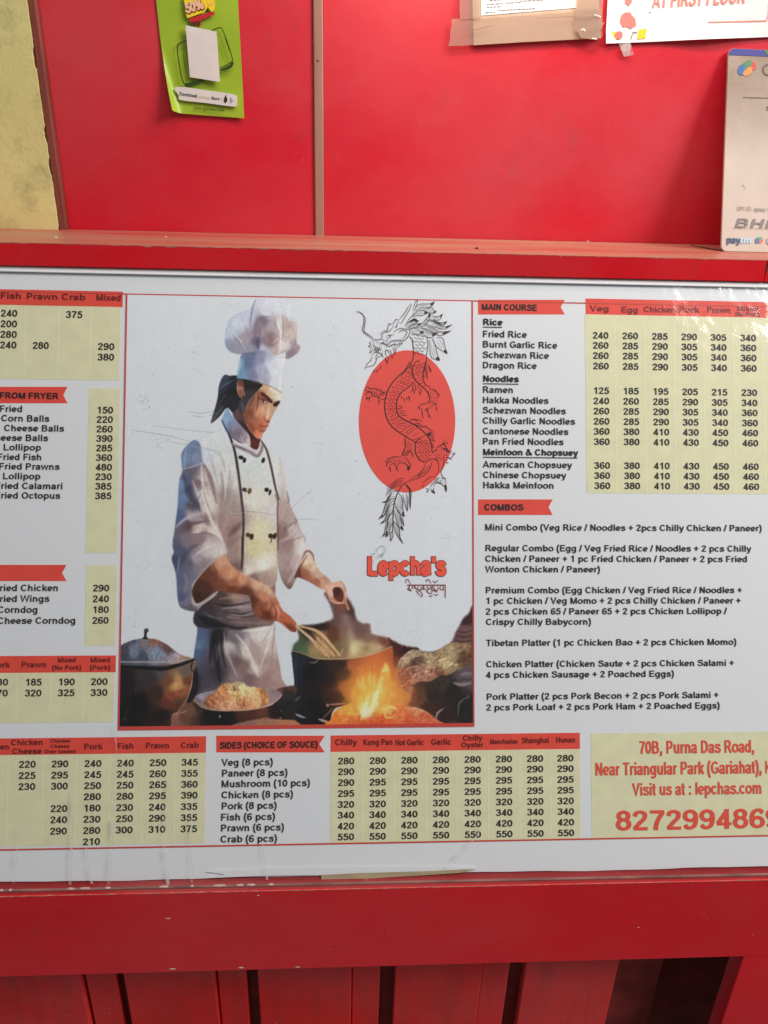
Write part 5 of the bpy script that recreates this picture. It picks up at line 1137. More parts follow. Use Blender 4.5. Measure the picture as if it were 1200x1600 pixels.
def scales(k, c0, c1, rows, r, hw=.33):
    A_ = spline(c0, 10); B_ = spline(c1, 10); n = rows
    for i in range(n):
        f = i / (n - 1); a = A_[int(f * (len(A_) - 1))]; b = B_[int(f * (len(B_) - 1))]
        wdt = np.linalg.norm(b - a); m_ = max(2, int(wdt / (1.7 * r)))
        d = (b - a) / m_; dn = np.array((-d[1], d[0])) / np.linalg.norm(d) * r * .75
        if dn[1] < 0: dn = -dn
        off = .5 if i % 2 else 0
        for j in range(m_):
            p0 = a + d * (j + off * .98); p2 = p0 + d
            if (j + 1 + off) > m_ + .01: continue
            D(k, [tuple(p0), tuple((p0 + p2) / 2 + dn), tuple(p2)], hw, .3, 3)
scales('h', [(670, 440), (690, 520), (700, 600), (700, 650)], [(830, 470), (850, 540), (850, 600), (845, 680)], 7, 24, .42)
scales('b', [(680, 30), (620, 140), (520, 240), (430, 350), (390, 470), (385, 580), (420, 690), (490, 780), (600, 860), (730, 940)], [(690, 120), (710, 220), (660, 300), (570, 370), (515, 470), (505, 560), (530, 650), (620, 715), (720, 765), (880, 920)], 34, 22, .3)
scales('b', [(705, 80), (690, 150), (720, 230), (800, 310)], [(835, 40), (810, 120), (800, 200), (840, 300)], 10, 22, .28)
scales('b', [(740, 950), (730, 1020), (740, 1090), (790, 1160)], [(890, 950), (905, 1010), (912, 1070), (900, 1130)], 9, 22, .3)
scales('b', [(610, 920), (600, 1000), (590, 1080)], [(700, 980), (690, 1040), (640, 1070)], 6, 20, .28)
# beard hairs inside the loop and the spine fringe
for q in ([(705, 280), (690, 340), (715, 410)], [(720, 280), (720, 350), (710, 400)], [(745, 300), (750, 330), (720, 370)], [(770, 330), (765, 400), (760, 420)], [(780, 340), (790, 370), (765, 430)], [(690, 300), (690, 350), (660, 400)], [(650, 430), (660, 490)], [(640, 430), (640, 460)], [(560, 430), (570, 460)], [(590, 450), (600, 490)], [(620, 440), (625, 470)],
          [(520, 540), (560, 550), (570, 570)], [(520, 570), (560, 570)], [(530, 590), (560, 600), (600, 600)], [(530, 620), (580, 625), (610, 610)], [(550, 650), (600, 650), (640, 640)], [(640, 700), (700, 690), (780, 710), (790, 720)], [(650, 710), (720, 700), (750, 730)], [(700, 745), (760, 740), (800, 770), (860, 770)], [(720, 755), (780, 770)], [(770, 790), (830, 780), (900, 820), (930, 850)], [(850, 860), (890, 840), (940, 890)], [(860, 880), (900, 880), (930, 910)], [(870, 900), (910, 910), (950, 950)], [(880, 920), (930, 940)], [(890, 950), (930, 990)], [(900, 980), (930, 1020)],
          [(820, 110), (810, 180), (830, 230)], [(850, 60), (850, 150), (860, 230)], [(870, 70), (900, 150), (880, 130)], [(860, 150), (850, 210), (865, 240)], [(830, 90), (840, 200)]):
    D('b', q, .5)
DF('b', [(870, 70), (900, 155), (880, 130)]); DF('b', [(850, 855), (900, 850), (880, 880)]); DF('b', [(690, 740), (740, 760), (700, 760)])
# legs with claws
for q in ([(410, 370), (360, 390), (320, 365), (270, 345), (220, 345), (170, 330), (135, 355)], [(135, 355), (170, 370), (190, 380), (160, 400), (170, 430)], [(170, 430), (180, 460), (200, 440), (195, 500)], [(200, 450), (230, 430), (270, 430), (300, 450), (300, 535)], [(170, 440), (165, 470)], [(300, 480), (320, 490), (310, 510)], [(320, 465), (370, 465), (385, 440)], [(320, 460), (310, 430), (340, 400), (380, 395)], [(200, 380), (230, 400)],
          [(885, 330), (890, 350), (940, 360), (975, 400), (1000, 420)], [(975, 400), (990, 440)], [(880, 470), (850, 510), (800, 520), (760, 545), (740, 580)], [(760, 545), (770, 580)], [(790, 560), (800, 640), (810, 690)], [(820, 600), (850, 570), (850, 610)], [(880, 540), (860, 600), (880, 650), (900, 685)], [(880, 640), (870, 670)], [(890, 560), (920, 530), (945, 510), (970, 605)], [(950, 570), (960, 580)],
          [(915, 1075), (950, 1050), (980, 1000), (1030, 970), (1065, 915)], [(1030, 970), (1090, 960)], [(1010, 1010), (1060, 1030), (1110, 1060), (1140, 1060)]):
    D('b', q, .65)
for i in range(60):
    a = RNG.rand(2)
    for x_, y_ in ((190 + 180 * a[0], 360 + 60 * a[1]), (860 + 110 * a[0], 370 + 150 * a[1])): D('b', [(x_, y_), (x_ + 5, y_ + 5)], .4)
    x_, y_ = 930 + 150 * a[0], 1030 + 130 * a[1]; D('b', [(x_, y_), (x_ + 5, y_ + 5)], .45)
for q in ([(430, 190), (390, 215), (330, 210), (260, 225), (205, 270), (215, 300)], [(205, 280), (225, 290), (250, 275)], [(215, 320), (235, 290), (270, 280)], [(210, 350), (215, 310)], [(255, 330), (265, 390), (275, 430)], [(250, 340), (290, 310), (330, 310), (350, 360), (375, 430)], [(360, 370), (380, 310), (430, 295), (480, 310), (510, 350), (515, 410)], [(490, 220), (520, 280), (550, 340), (520, 370)], [(240, 370), (270, 380)], [(340, 380), (370, 380)], [(430, 190), (490, 195), (510, 170), (550, 125)], [(545, 130), (575, 180), (580, 230)],
          [(475, 0), (475, 70), (440, 150), (430, 190)], [(615, 0), (610, 110), (640, 210), (720, 280), (780, 275), (850, 238), (910, 260), (940, 330), (930, 420), (880, 485)], [(845, 260), (830, 340), (770, 440), (650, 510), (500, 560)], [(755, 290), (720, 390), (620, 480), (500, 560)], [(880, 485), (820, 490), (770, 530), (700, 590)], [(700, 640), (740, 600)], [(990, 200), (1010, 260), (1000, 340), (970, 420), (990, 480)],
          [(970, 450), (990, 490), (1030, 520), (1040, 600)], [(870, 640), (880, 590), (930, 570), (980, 590), (1030, 640), (1040, 700)], [(820, 640), (850, 590), (900, 540), (950, 490)], [(825, 640), (835, 680), (870, 690), (890, 725)], [(870, 650), (860, 690)], [(760, 650), (790, 660), (790, 715)], [(780, 700), (770, 680)], [(1020, 600), (1050, 610)], [(980, 95), (1030, 95), (1050, 140), (1100, 160)], [(940, 90), (1000, 35), (1060, 110), (1110, 150)], [(1090, 180), (1160, 160), (1120, 215), (1080, 220)], [(1050, 220), (1120, 245)], [(1040, 290), (1075, 298)]):
    D('t', q, .62)
DF('t', [(1030, 600), (1052, 640), (1040, 700), (1020, 640)]); DF('t', [(860, 670), (890, 725), (840, 695)]); DF('t', [(500, 350), (545, 345), (515, 410)])
for i in range(46):
    a = RNG.rand(2)
    for x_, y_ in ((230 + 260 * a[0], 215 + 75 * a[1]), (880 + 130 * a[0], 500 + 80 * a[1]), (640 + 180 * a[0], 470 - 150 * a[0] + 40 * a[1])): D('t', [(x_, y_), (x_ + 7, y_ + 5)], .4)
# tail
D('t', [(500, 560), (430, 610), (380, 690), (340, 790), (310, 930), (305, 1090), (300, 1240)], .9, .3)
D('t', [(470, 590), (520, 640), (540, 720), (545, 940)], .7, .5)
for i in range(5): D('t', [(470 - i * 14, 525 + i * 26), (400 - i * 14, 512 + i * 28), (300 - i * 10, 570 + i * 30), (215 - i * 4, 630 + i * 34)], .5, .7)
for s1, s2, n_ in (([(370, 690), (290, 690), (245, 770), (210, 822), (150, 840)], [(345, 780), (280, 795), (240, 832), (200, 842), (150, 840)], 3),
                   ([(290, 720), (230, 780), (190, 900), (160, 1000), (105, 1078)], [(335, 800), (262, 865), (215, 960), (180, 1030), (105, 1078)], 4),
                   ([(325, 850), (250, 915), (215, 1000), (190, 1080), (125, 1140)], [(310, 950), (262, 1005), (228, 1070), (180, 1120), (125, 1140)], 3),
                   ([(215, 1090), (200, 1180), (185, 1260), (155, 1325)], [(235, 1090), (225, 1180), (205, 1270), (155, 1325)], 1),
                   ([(308, 980), (240, 1060), (225, 1180), (200, 1325)], [(305, 1110), (270, 1190), (245, 1290), (200, 1325)], 4),
                   ([(298, 1230), (268, 1290), (270, 1385)], [(300, 1230), (302, 1320), (270, 1385)], 1),
                   ([(305, 1090), (330, 1230), (380, 1330), (445, 1418)], [(310, 1100), (390, 1200), (400, 1320), (445, 1418)], 3),
                   ([(315, 950), (350, 1080), (390, 1180), (450, 1232)], [(330, 900), (400, 1000), (420, 1130), (450, 1232)], 3),
                   ([(335, 850), (365, 950), (410, 1010), (465, 1040)], [(380, 710), (430, 790), (440, 920), (465, 1040)], 4),
                   ([(440, 730), (455, 830), (480, 900), (505, 968)], [(490, 720), (508, 800), (508, 900), (505, 968)], 2),
                   ([(480, 600), (530, 680), (530, 820), (545, 940)], [(500, 600), (555, 690), (550, 820), (545, 940)], 0),
                   ([(410, 1040), (430, 1110), (460, 1170)], [(430, 1040), (445, 1100), (460, 1170)], 0)):
    mlock('t', s1, s2, n_, .55)
# the ink lies in the oval's own plane range, a hair above it
M_draw = ink('dragon_ink', (58, 34, 36), wear=.0)
dr.build('dragon_drawing', M_draw, board, 'black line drawing of a long scaly dragon winding across the red oval')

lg = Print(PB, .0009)
lg.text("Lepcha's", 575, 695, 898.5, 29, vs=114, hs=100, outline=17)
lgd = lg.build('logo_outline', ink('logo_outline_ink', (110, 44, 44)), board)
for v in lgd.data.vertices: v.co.z -= .0001
lg = Print(PB, .0012)
lg.text("Lepcha's", 575, 695, 898.5, 29, vs=114, hs=100, outline=-5)
lg.build('logo_lettering', ink('logo_red_ink', (222, 78, 60)), lgd)
sc_ = Print(PB, .0009)
def Z(pts, hw=.62, sm=4): sc_.line([(560 + x / 8.0, 850 + y / 8.0) for x, y in pts], hw, sm if len(pts) > 2 else 0, .5 if len(pts) > 2 else 0)
Z([(610, 512), (1088, 512)], .75)
for q in ([(600, 490), (590, 455), (620, 445), (655, 505)], [(650, 512), (620, 560), (665, 590)], [(610, 570), (640, 560), (665, 590)], [(635, 512), (640, 545)], [(680, 512), (675, 560)], [(720, 512), (700, 545), (730, 560), (735, 600), (790, 660)], [(700, 512), (712, 545)], [(750, 512), (745, 560), (780, 575), (785, 515)], [(770, 575), (800, 630), (790, 665)], [(755, 600), (770, 570)], [(830, 512), (800, 560), (840, 565)],
          [(810, 512), (825, 560)], [(840, 560), (860, 580), (850, 600)], [(855, 480), (850, 450), (880, 447), (910, 495)], [(870, 512), (865, 545), (905, 560), (900, 512)], [(880, 560), (860, 590), (900, 620), (925, 600)], [(880, 640), (905, 655), (930, 630)], [(925, 512), (920, 600)], [(930, 455), (960, 480), (1000, 450)], [(950, 512), (945, 560), (990, 580), (992, 512)], [(960, 560), (940, 580), (990, 600)], [(945, 625), (980, 640), (1000, 620)], [(1030, 512), (1020, 560), (1060, 575)], [(1060, 512), (1062, 580)], [(1086, 512), (1086, 672)]):
    Z(q)
sc_.build('script_lettering', ink('script_ink', (120, 48, 50)), board)
# a pen doodle over the logo letters
pd = Print(PB, .0016)
for q in ([(215, 100), (250, 50), (300, 22), (335, 70), (310, 130), (290, 165)], [(165, 135), (190, 120), (218, 122)], [(170, 215), (200, 215)], [(235, 180), (270, 140), (300, 120), (290, 150), (310, 165)]):
    pd.line([(560 + x / 8, 850 + y / 8) for x, y in q], .35, 4, .3)
pd.build('pen_doodle', ink('pen_ink', (110, 110, 118)), board)

# ------------------------------------------------------------------ clear plastic in front of the print
t = NT('clear_plastic')
lwf = t.n('ShaderNodeLayerWeight'); lwf.inputs['Blend'].default_value = .5
pw5 = t.n('ShaderNodeMath', _operation='POWER'); t.l(lwf.outputs['Facing'], pw5.inputs[0]); pw5.inputs[1].default_value = 5.0
lw = t.n('ShaderNodeMath', _operation='MULTIPLY_ADD'); t.l(pw5.outputs[0], lw.inputs[0]); lw.inputs[1].default_value = .95; lw.inputs[2].default_value = .04
gl = t.n('ShaderNodeBsdfGlossy'); gl.inputs['Roughness'].default_value = .10
nzb = t.noise(9, 4, off=1); nb2 = t.noise(60, 3, off=3)
ad = t.n('ShaderNodeMath', _operation='MULTIPLY_ADD'); t.l(nb2, ad.inputs[0]); ad.inputs[1].default_value = .12; t.l(nzb, ad.inputs[2])
bp_ = t.n('ShaderNodeBump'); bp_.inputs['Strength'].default_value = .35; bp_.inputs['Distance'].default_value = .006
t.l(ad.outputs[0], bp_.inputs['Height']); t.l(bp_.outputs[0], gl.inputs['Normal'])
tr = t.n('ShaderNodeBsdfTransparent'); tr.inputs[0].default_value = (.97, .975, .98, 1)
mx = t.n('ShaderNodeMixShader'); t.l(lw.outputs[0], mx.inputs[0]); t.l(tr.outputs[0], mx.inputs[1]); t.l(gl.outputs[0], mx.inputs[2])
df = t.n('ShaderNodeBsdfDiffuse'); df.inputs[0].default_value = (.80, .80, .80, 1)
scr = t.ramp(t.noise(38, 4, stretch=(.25, 2.2, 1), rough=.7, off=4, dist=1.5), .715, .77, 0, .22)
sm_ = t.ramp(t.noise(14, 6, rough=.75, off=8), .60, .85, 0, .05)
mxm = t.n('ShaderNodeMath', _operation='MAXIMUM'); t.l(scr, mxm.inputs[0]); t.l(sm_, mxm.inputs[1])
mx2 = t.n('ShaderNodeMixShader'); t.l(mxm.outputs[0], mx2.inputs[0]); t.l(mx.outputs[0], mx2.inputs[1]); t.l(df.outputs[0], mx2.inputs[2])
t.l(mx2.outputs[0], t.out.inputs['Surface'])
nx, ny = 62, 30
V = []; Fq = []
for j in range(ny + 1):
    for i in range(nx + 1):
        u = BL + (BR - BL) * i / nx; v = -.3010 + .6120 * j / ny
        w_ = .0026 + .0006 * math.sin(i * .7 + j * .3) + .0004 * math.sin(j * 1.1 + i * .21)
        V.append((u, v, w_))
for j in range(ny):
    for i in range(nx):
        a = j * (nx + 1) + i; Fq.append((a, a + 1, a + nx + 2, a + nx + 1))
cover = mesh_obj('clear_cover', V, Fq, t.m, board, True)
# moulded plastic edge strip along the top
t = NT('white_edge_strip'); t.base((.80, .80, .80)); t.set(Roughness=.4); M_strip = t.m
pr = [(.3048, .0029), (.3051, .0033), (.3056, .0035), (.3061, .0033), (.3064, .0029), (.3104, .0029), (.3110, .0022), (.3110, -.004)]
V = [(u, a, b) for u in (BL - .003, BR + .003) for a, b in pr]; n = len(pr)
es = mesh_obj('edge_strip', V, [(i, i + 1, n + i + 1, n + i) for i in range(n - 1)], M_strip, board, True)
# dried drips that ran down the plastic on to the ledge
t = NT('dried_drip')
df = t.n('ShaderNodeBsdfDiffuse'); df.inputs[0].default_value = (.70, .68, .64, 1)
g2 = t.n('ShaderNodeBsdfGlossy'); g2.inputs['Roughness'].default_value = .25
tr = t.n('ShaderNodeBsdfTransparent')
m1 = t.n('ShaderNodeMixShader'); m1.inputs[0].default_value = .12; t.l(df.outputs[0], m1.inputs[1]); t.l(g2.outputs[0], m1.inputs[2])
m2 = t.n('ShaderNodeMixShader'); t.l(t.ramp(t.noise(160, 4, stretch=(1, .3, 1), rough=.7), .40, .62, .05, .60), m2.inputs[0]); t.l(tr.outputs[0], m2.inputs[1]); t.l(m1.outputs[0], m2.inputs[2]); t.l(m2.outputs[0], t.out.inputs['Surface'])
M_drip = t.m
M_glue = simple('dried_glue_blob', (.52, .36, .33), .45, .2, 200)
for xs, y0, y1, wd_ in (((34, 28, 24), 1290, 1378, 3.0), ((116, 114, 112), 1235, 1380, 3.4), ((136, 140, 146), 1318, 1378, 2.6), ((178, 176, 172), 1280, 1380, 3.6), ((268, 258, 264), 1215, 1380, 4.2), ((300, 300, 301), 1275, 1376, 2.4), ((412, 414, 418), 1318, 1372, 3.0), ((180, 186, 178), 1130, 1260, 1.6)):
    ys = np.linspace(y0, y1, len(xs)); q = [PB.px(x_, y_) for x_, y_ in spline(list(zip(xs, ys)), 6)]
    hw = [.00033 * wd_ * (1 + .22 * math.sin(i * .8) + .12 * RNG.rand()) for i in range(len(q))]
    V, Fc = ribbon(q, hw); mesh_obj('drip', [(a[0], a[1], .0042) for a in V], Fc, M_drip, cover)
V, Fc = ribbon([PB.px(*q) for q in spline([(752, 1290), (735, 1315), (712, 1338), (692, 1358)], 6)], .0011)
mesh_obj('drip', [(a[0], a[1], .0042) for a in V], Fc, M_drip, cover)
for x_, w_ in ((8, 8), (22, 8), (115, 16), (137, 20), (172, 12), (258, 20), (302, 8), (344, 26), (376, 16), (393, 18), (424, 12)):
    c0 = hit(x_, 1379.5 - .012 * x_, (0, 0, LZ), (0, 0, 1)); hwid = w_ * .00026
    bm = bmesh.new(); bmesh.ops.create_icosphere(bm, subdivisions=2, radius=1)
    for v in bm.verts: v.co = Vector((c0[0] + v.co.x * hwid, -.1432 * 1.012 + v.co.y * .0014, LZ + .0012 + v.co.z * .0007 * (1 + .5 * math.sin(v.co.x * 5 + x_))))
    bm_obj('glue_blob', bm, M_glue, counter, True)
# splintered strip of raw board peeping out under the sheet
yl = hit(600, 1372, (0, 0, LZ), (0, 0, 1))[1]
pts = [(502, 1376), (502, 1366), (560, 1363), (640, 1361), (700, 1358.5), (728, 1357), (741, 1357.5), (720, 1362.5), (660, 1366.5), (600, 1370), (540, 1374.5)]
prism_obj('torn_core_strip', [PB.px(*q) for q in pts], .0005, .0018, M_wood, board)
prism_obj('peeling_edge', [PB.px(*q) for q in [(322, 1361), (420, 1356), (520, 1354), (640, 1353), (742, 1354.5), (743, 1357), (700, 1359), (600, 1362), (500, 1366.5), (420, 1367), (370, 1369), (326, 1371), (352, 1365)]], .0009, .0016, M_paper, board)

# ------------------------------------------------------------------ papers on the wall
PWL = Plane((0, WALL_Y, 0), (0, 0, 1), (0, -1, 0))
def wall_plane(x, y, off):
    u, v = Plane((0, WALL_Y - off, 0), (0, 0, 1), (0, -1, 0)).px(x, y)
    return Plane((u, WALL_Y - off, v), (0, 0, 1), (0, -1, 0))
def flat(name, plane, pts, mat, parent, w=.0003, th=.0002, sm=0):
    if sm: pts = spline(pts, sm, closed=True)
    return prism_obj(name, [plane.px(*q) for q in pts], w - th, w, mat, parent)
def pr_text(name, plane, items, mat, parent, w=.0009, **kw):
    p = Print(plane, w)
    for it in items: p.text_uv(*it, **kw) if not isinstance(it[1], tuple) else None
    return p.build(name, mat, parent)
def tilt_text(p, txt, a, b, cap, **kw):
    """baseline from pixel a to pixel b (may slope), cap height in pixels"""
    u0, v0 = p.p.px(*a); u1, v1 = p.p.px(*b)
    ln = math.hypot(u1 - u0, v1 - v0)
    c = p.p.px(a[0], a[1] - cap)[1] - v0
    p.text_uv(txt, u0, u0 + ln, v0, c, ang=math.atan2(v1 - v0, u1 - u0), **kw)

# --- green flyer with a curled corner
GP = wall_plane(314, 178, .0012)
gfl = empty('green_flyer', GP.matrix(), 'lime green flyer with a curled lower corner on the red wall', 'flyer')
def paper(name, rgb, rough=.5, nz=.05):
    return ink(name, rgb, rough, 0, nz)
t = NT('lime_paper')
c = t.mix(t.ramp(t.noise(14, 4), .3, .7), (.37, .50, .028), (.30, .44, .024))
gm = t.n('ShaderNodeNewGeometry'); c = t.mix(gm.outputs['Backfacing'], c, (.42, .28, .17))
t.base(c); t.set(Roughness=.42); M_lime = t.m
ul, vb = GP.px(249, 170); ur, vt = GP.px(381, 20)
cs = [GP.px(*q) for q in ((244, 0), (263, 176), (382, 185), (372, 0))]
NU, NV = 30, 46; V = []; Fq = []
cs_t = [np.array(cs[0]) + (np.array(cs[0]) - np.array(cs[1])) * .35, np.array(cs[3]) + (np.array(cs[3]) - np.array(cs[2])) * .35]
fold_a = np.array(GP.px(251, 60)); fold_b = np.array(GP.px(291, 188)); fd = (fold_b - fold_a) / np.linalg.norm(fold_b - fold_a); fn = np.array((fd[1], -fd[0]))
if fn[0] > 0: fn = -fn
RC = .011
for j in range(NV + 1):
    for i in range(NU + 1):
        f = i / NU; g = j / NV
        b = np.array(cs[1]) * (1 - f) + np.array(cs[2]) * f; tp = cs_t[0] * (1 - f) + cs_t[1] * f
        q = b * (1 - g) + tp * g; s_ = np.dot(q - fold_a, fn); w_ = .0004 + .0006 * math.sin(g * 5 + f * 2) ** 2
        if s_ > 0:
            q = q - fn * s_ + fn * RC * math.sin(min(s_ / RC, 2.4)) * .8; w_ += RC * (1 - math.cos(min(s_ / RC, 2.4))) * 1.2
        w_ += .003 * max(0, 1 - g * 6) * (1 - f) + .0018 * max(0, 1 - g * 5) * max(0, f - .7) * 3
        V.append((q[0], q[1], w_))
for j in range(NV):
    for i in range(NU):
        a = j * (NU + 1) + i; Fq.append((a, a + 1, a + NU + 2, a + NU + 1))
sh = mesh_obj('paper_sheet', V, Fq, M_lime, gfl, True)
W0 = .0042
q8 = lambda pts: [(240 + x / 8.0, y / 8.0) for x, y in pts]
M_w = paper('flyer_white', (196, 186, 180)); M_dg = paper('flyer_dark_green', (40, 62, 22)); M_yl = paper('flyer_yellow', (226, 180, 40)); M_rd = paper('flyer_red', (170, 36, 40)); M_dr = paper('flyer_brown', (95, 30, 20)); M_bk = paper('flyer_black', (44, 40, 34)); M_pk = paper('flyer_pale', (205, 160, 130))
bd = flat('discount_block', GP, q8([(455, 235), (760, 145), (765, 190), (590, 265), (595, 320), (565, 355), (545, 315), (470, 290)]), M_rd, gfl, W0 - .0006)
flat('discount_shadow', GP, q8([(480, 280), (590, 268), (590, 325), (565, 356), (550, 312), (490, 300)]), M_dr, bd, W0 - .0004)
flat('discount_face', GP, q8([(385, -40), (680, -60), (690, 90), (640, 160), (430, 236), (405, 150)]), M_yl, bd, W0 - .0003)
flat('discount_coin', GP, q8([(690, -10), (760, -10), (775, 60), (770, 130), (735, 155), (695, 110), (680, 50)]), M_yl, bd, W0 - .0002, sm=3)
p = Print(GP, W0 + .0001); tilt_text(p, '50%', q8([(440, 180)])[0], q8([(640, 120)])[0], 15, vs=120, hs=96, outline=24); p.build('discount_shade_lettering', M_dr, bd)
p = Print(GP, W0 + .0004); tilt_text(p, '50%', q8([(432, 175)])[0], q8([(635, 113)])[0], 15, vs=112, hs=90); tilt_text(p, 'OFF', q8([(702, 78)])[0], q8([(756, 68)])[0], 2.6, vs=80, hs=66); p.build('discount_lettering', M_pk, bd)
ph = Print(GP, W0)
outl = [(425, 515), (330, 550), (305, 600), (320, 760), (370, 1010), (430, 1050), (620, 990)]
out2 = [(730, 390), (830, 355), (870, 385), (920, 520), (960, 640), (990, 740), (970, 790), (835, 860)]
for q, h in ((outl, .9), (out2, .8)): ph.line(q8(q), h, 5)
ph.line(q8([(400, 1050), (440, 1075), (640, 1000)]), 2.2, 4, .4); ph.line(q8([(905, 480), (960, 640)]), 1.2); ph.line(q8([(1000, 780), (960, 840), (840, 885)]), 2.4, 4, .4)
ph.line(q8([(380, 680), (390, 780), (420, 900)]), .5, 4, .5); ph.line(q8([(820, 560), (850, 660), (875, 740)]), .4, 4, .5)
ph.build('phone_outline', M_dg, gfl)
flat('white_card', GP, q8([(410, 325), (795, 405), (838, 1030), (465, 970)]), M_w, gfl, W0 + .0012, .0006)
pill = q8([(290, 1090), (660, 1130), (1010, 1185), (1050, 1230), (1050, 1300), (1010, 1335), (660, 1290), (350, 1255), (325, 1200)])
pl = flat('download_pill', GP, pill, M_w, gfl, W0 + .0004, .0003, 3)
p = Print(GP, W0 + .0006)
tilt_text(p, 'Download', q8([(335, 1196)])[0], q8([(552, 1226)])[0], 5.6, vs=70, hs=56); tilt_text(p, 'Now :', q8([(735, 1250)])[0], q8([(862, 1262)])[0], 5.0, vs=70, hs=56); p.build('pill_lettering', M_bk, pl)
p = Print(GP, W0 + .0006); tilt_text(p, 'gimbaa', q8([(575, 1228)])[0], q8([(715, 1246)])[0], 4.6, vs=50, hs=40); p.build('pill_pale_lettering', paper('flyer_pale_green', (176, 176, 110)), pl)
fr = flat('fruit_mark', GP, q8([(890, 1230), (905, 1215), (925, 1222), (930, 1250), (922, 1280), (905, 1288), (888, 1270)]), M_bk, pl, W0 + .0008, .0002, 3)
p = Print(GP, W0 + .0008); p.line(q8([(905, 1215), (915, 1195)]), .8); p.build('fruit_stalk', M_bk, fr)
flat('play_mark', GP, q8([(965, 1215), (1002, 1262), (968, 1295)]), paper('flyer_grey_blue', (125, 140, 150)), pl, W0 + .0008, .0002)
p = Print(GP, W0); tilt_text(p, 'www.gimbaa.com', q8([(510, 1368)])[0], q8([(888, 1400)])[0], 5.0, vs=70, hs=56); p.build('web_lettering', M_dg, gfl)

# --- brown card with a typed notice, fixed with parcel tape
CP = wall_plane(820, 68, .0012)
ncd = empty('taped_notice', CP.matrix(), 'white typed notice on a brown card held by parcel tape', 'notice')
t = NT('kraft_card'); t.base(t.mix(t.ramp(t.noise(30, 5, stretch=(.4, 2, 1)), .3, .7), (.74, .56, .41), (.68, .50, .36))); t.set(Roughness=.6); M_kraft = t.m
flat('card', CP, [(735, -90), (740, 71), (820, 66), (938, 60), (930, -90)], M_kraft, ncd, .0022, .002)
nt_ = flat('notice_paper', CP, [(751, -90), (751, 25), (900, 13), (905, -90)], paper('notice_white', (205, 203, 200)), ncd, .0028, .0005)
p = Print(CP, .0032)
for x0, x1, y in ((760, 785, 7.5), (790, 812, 5.5), (760, 784, 12), (758, 775, 20.3), (778, 838, 17), (764, 800, 1), (812, 850, 2.5)):
    xx = x0
    while xx < x1 - 3:
        L = random.uniform(3, 7); p.line([(xx, y - (xx - x0) * .055), (min(xx + L, x1), y - (min(xx + L, x1) - x0) * .055)], .55); xx += L + 1.4
p.build('typed_lines', paper('typed_grey', (110, 110, 112)), nt_)
t = NT('parcel_tape')
pb = t.b; t.base((.56, .43, .35)); t.set(Roughness=.2)
tr = t.n('ShaderNodeBsdfTransparent'); tr.inputs[0].default_value = (.92, .84, .77, 1); mx = t.n('ShaderNodeMixShader'); mx.inputs[0].default_value = .40
t.l(tr.outputs[0], mx.inputs[1]); t.l(pb.outputs[0], mx.inputs[2]); t.l(mx.outputs[0], t.out.inputs['Surface'])
t.bump(t.noise(28, 2, stretch=(.5, 1.2, 1)), .35, .003)
M_tape = t.m
def tape(pts, w0, seed):
    rr = random.Random(seed); u = [CP.px(*q) for q in pts]      # four corners: bl, br, tr, tl
    nx_, ny_ = 14, 8; V = []; Fq = []
    for j in range(ny_ + 1):
        for i in range(nx_ + 1):
            f, g = i / nx_, j / ny_
            q = (np.array(u[0]) * (1 - f) + np.array(u[1]) * f) * (1 - g) + (np.array(u[3]) * (1 - f) + np.array(u[2]) * f) * g
            jx = rr.uniform(-.0007, .0007) if i in (0, nx_) else 0; jy = rr.uniform(-.0005, .0005) if j in (0, ny_) else 0
            V.append((q[0] + jx, q[1] + jy, w0 + rr.uniform(0, .0002)))
    for j in range(ny_):
        for i in range(nx_):
            a = j * (nx_ + 1) + i; Fq.append((a, a + 1, a + nx_ + 2, a + nx_ + 1))
    mesh_obj('tape_strip', V, Fq, M_tape, ncd, True)
tape([(701, 73), (940, 58), (938, 13), (706, 30)], .0034, 1)
tape([(717, 31), (751, 29), (751, -90), (718, -90)], .0046, 2)
tape([(896, 50), (938, 47), (944, -90), (900, -90)], .0052, 3)
prism_obj('tape_crumple', [CP.px(*q) for q in ((898, 48), (925, 44), (943, 35), (936, 46), (934, 60), (922, 63), (905, 60))], .0058, .0066, M_tape, ncd)
M_wr = simple('tape_wrinkle_brown', (.28, .15, .10), .4)
for q in ([(722, 51), (745, 47), (772, 40)], [(838, 31), (880, 28), (915, 29), (936, 24)]):
    wt = Print(CP, .0068); wt.line(q, .5, 4, .6); wt.build('tape_wrinkle', M_wr, ncd)
M_tg = simple('tape_fold_pale', (.85, .8, .72), .12)
for q in ([(926, 25), (932, 26), (936, 28)], [(905, 49), (909, 47), (912, 50)], [(922, 61), (928, 62), (930, 61)]):
    wt = Print(CP, .0068); wt.line(q, 1.1, 4, .4); wt.build('tape_fold', M_tg, ncd)

# --- white flyer with red lettering
FP = wall_plane(1060, 62, .0012)
wfl = empty('white_flyer', FP.matrix(), 'white flyer with red capital lettering and yellow squares at its corner', 'flyer')
c4 = [np.array(FP.px(*q)) for q in ((945.5, 68.5), (1260, 55.5), (1262, -90), (954, -90))]
V = []; Fq = []
for j in range(17):
    for i in range(37):
        f, g = i / 36, j / 16
        q = (c4[0] * (1 - f) + c4[1] * f) * (1 - g) + (c4[3] * (1 - f) + c4[2] * f) * g
        V.append((q[0], q[1], .0008 + .0042 * math.exp(-((f - .50) / .16) ** 2) * max(0, 1 - g * 6) ** 1.5 + .003 * max(0, .06 - f) / .06 * max(0, 1 - g * 9)))
for j in range(16):
    for i in range(36):
        a = j * 37 + i; Fq.append((a, a + 1, a + 38, a + 37))
mesh_obj('paper_sheet', V, Fq, paper('white_flyer_paper', (206, 203, 200), .45), wfl, True)
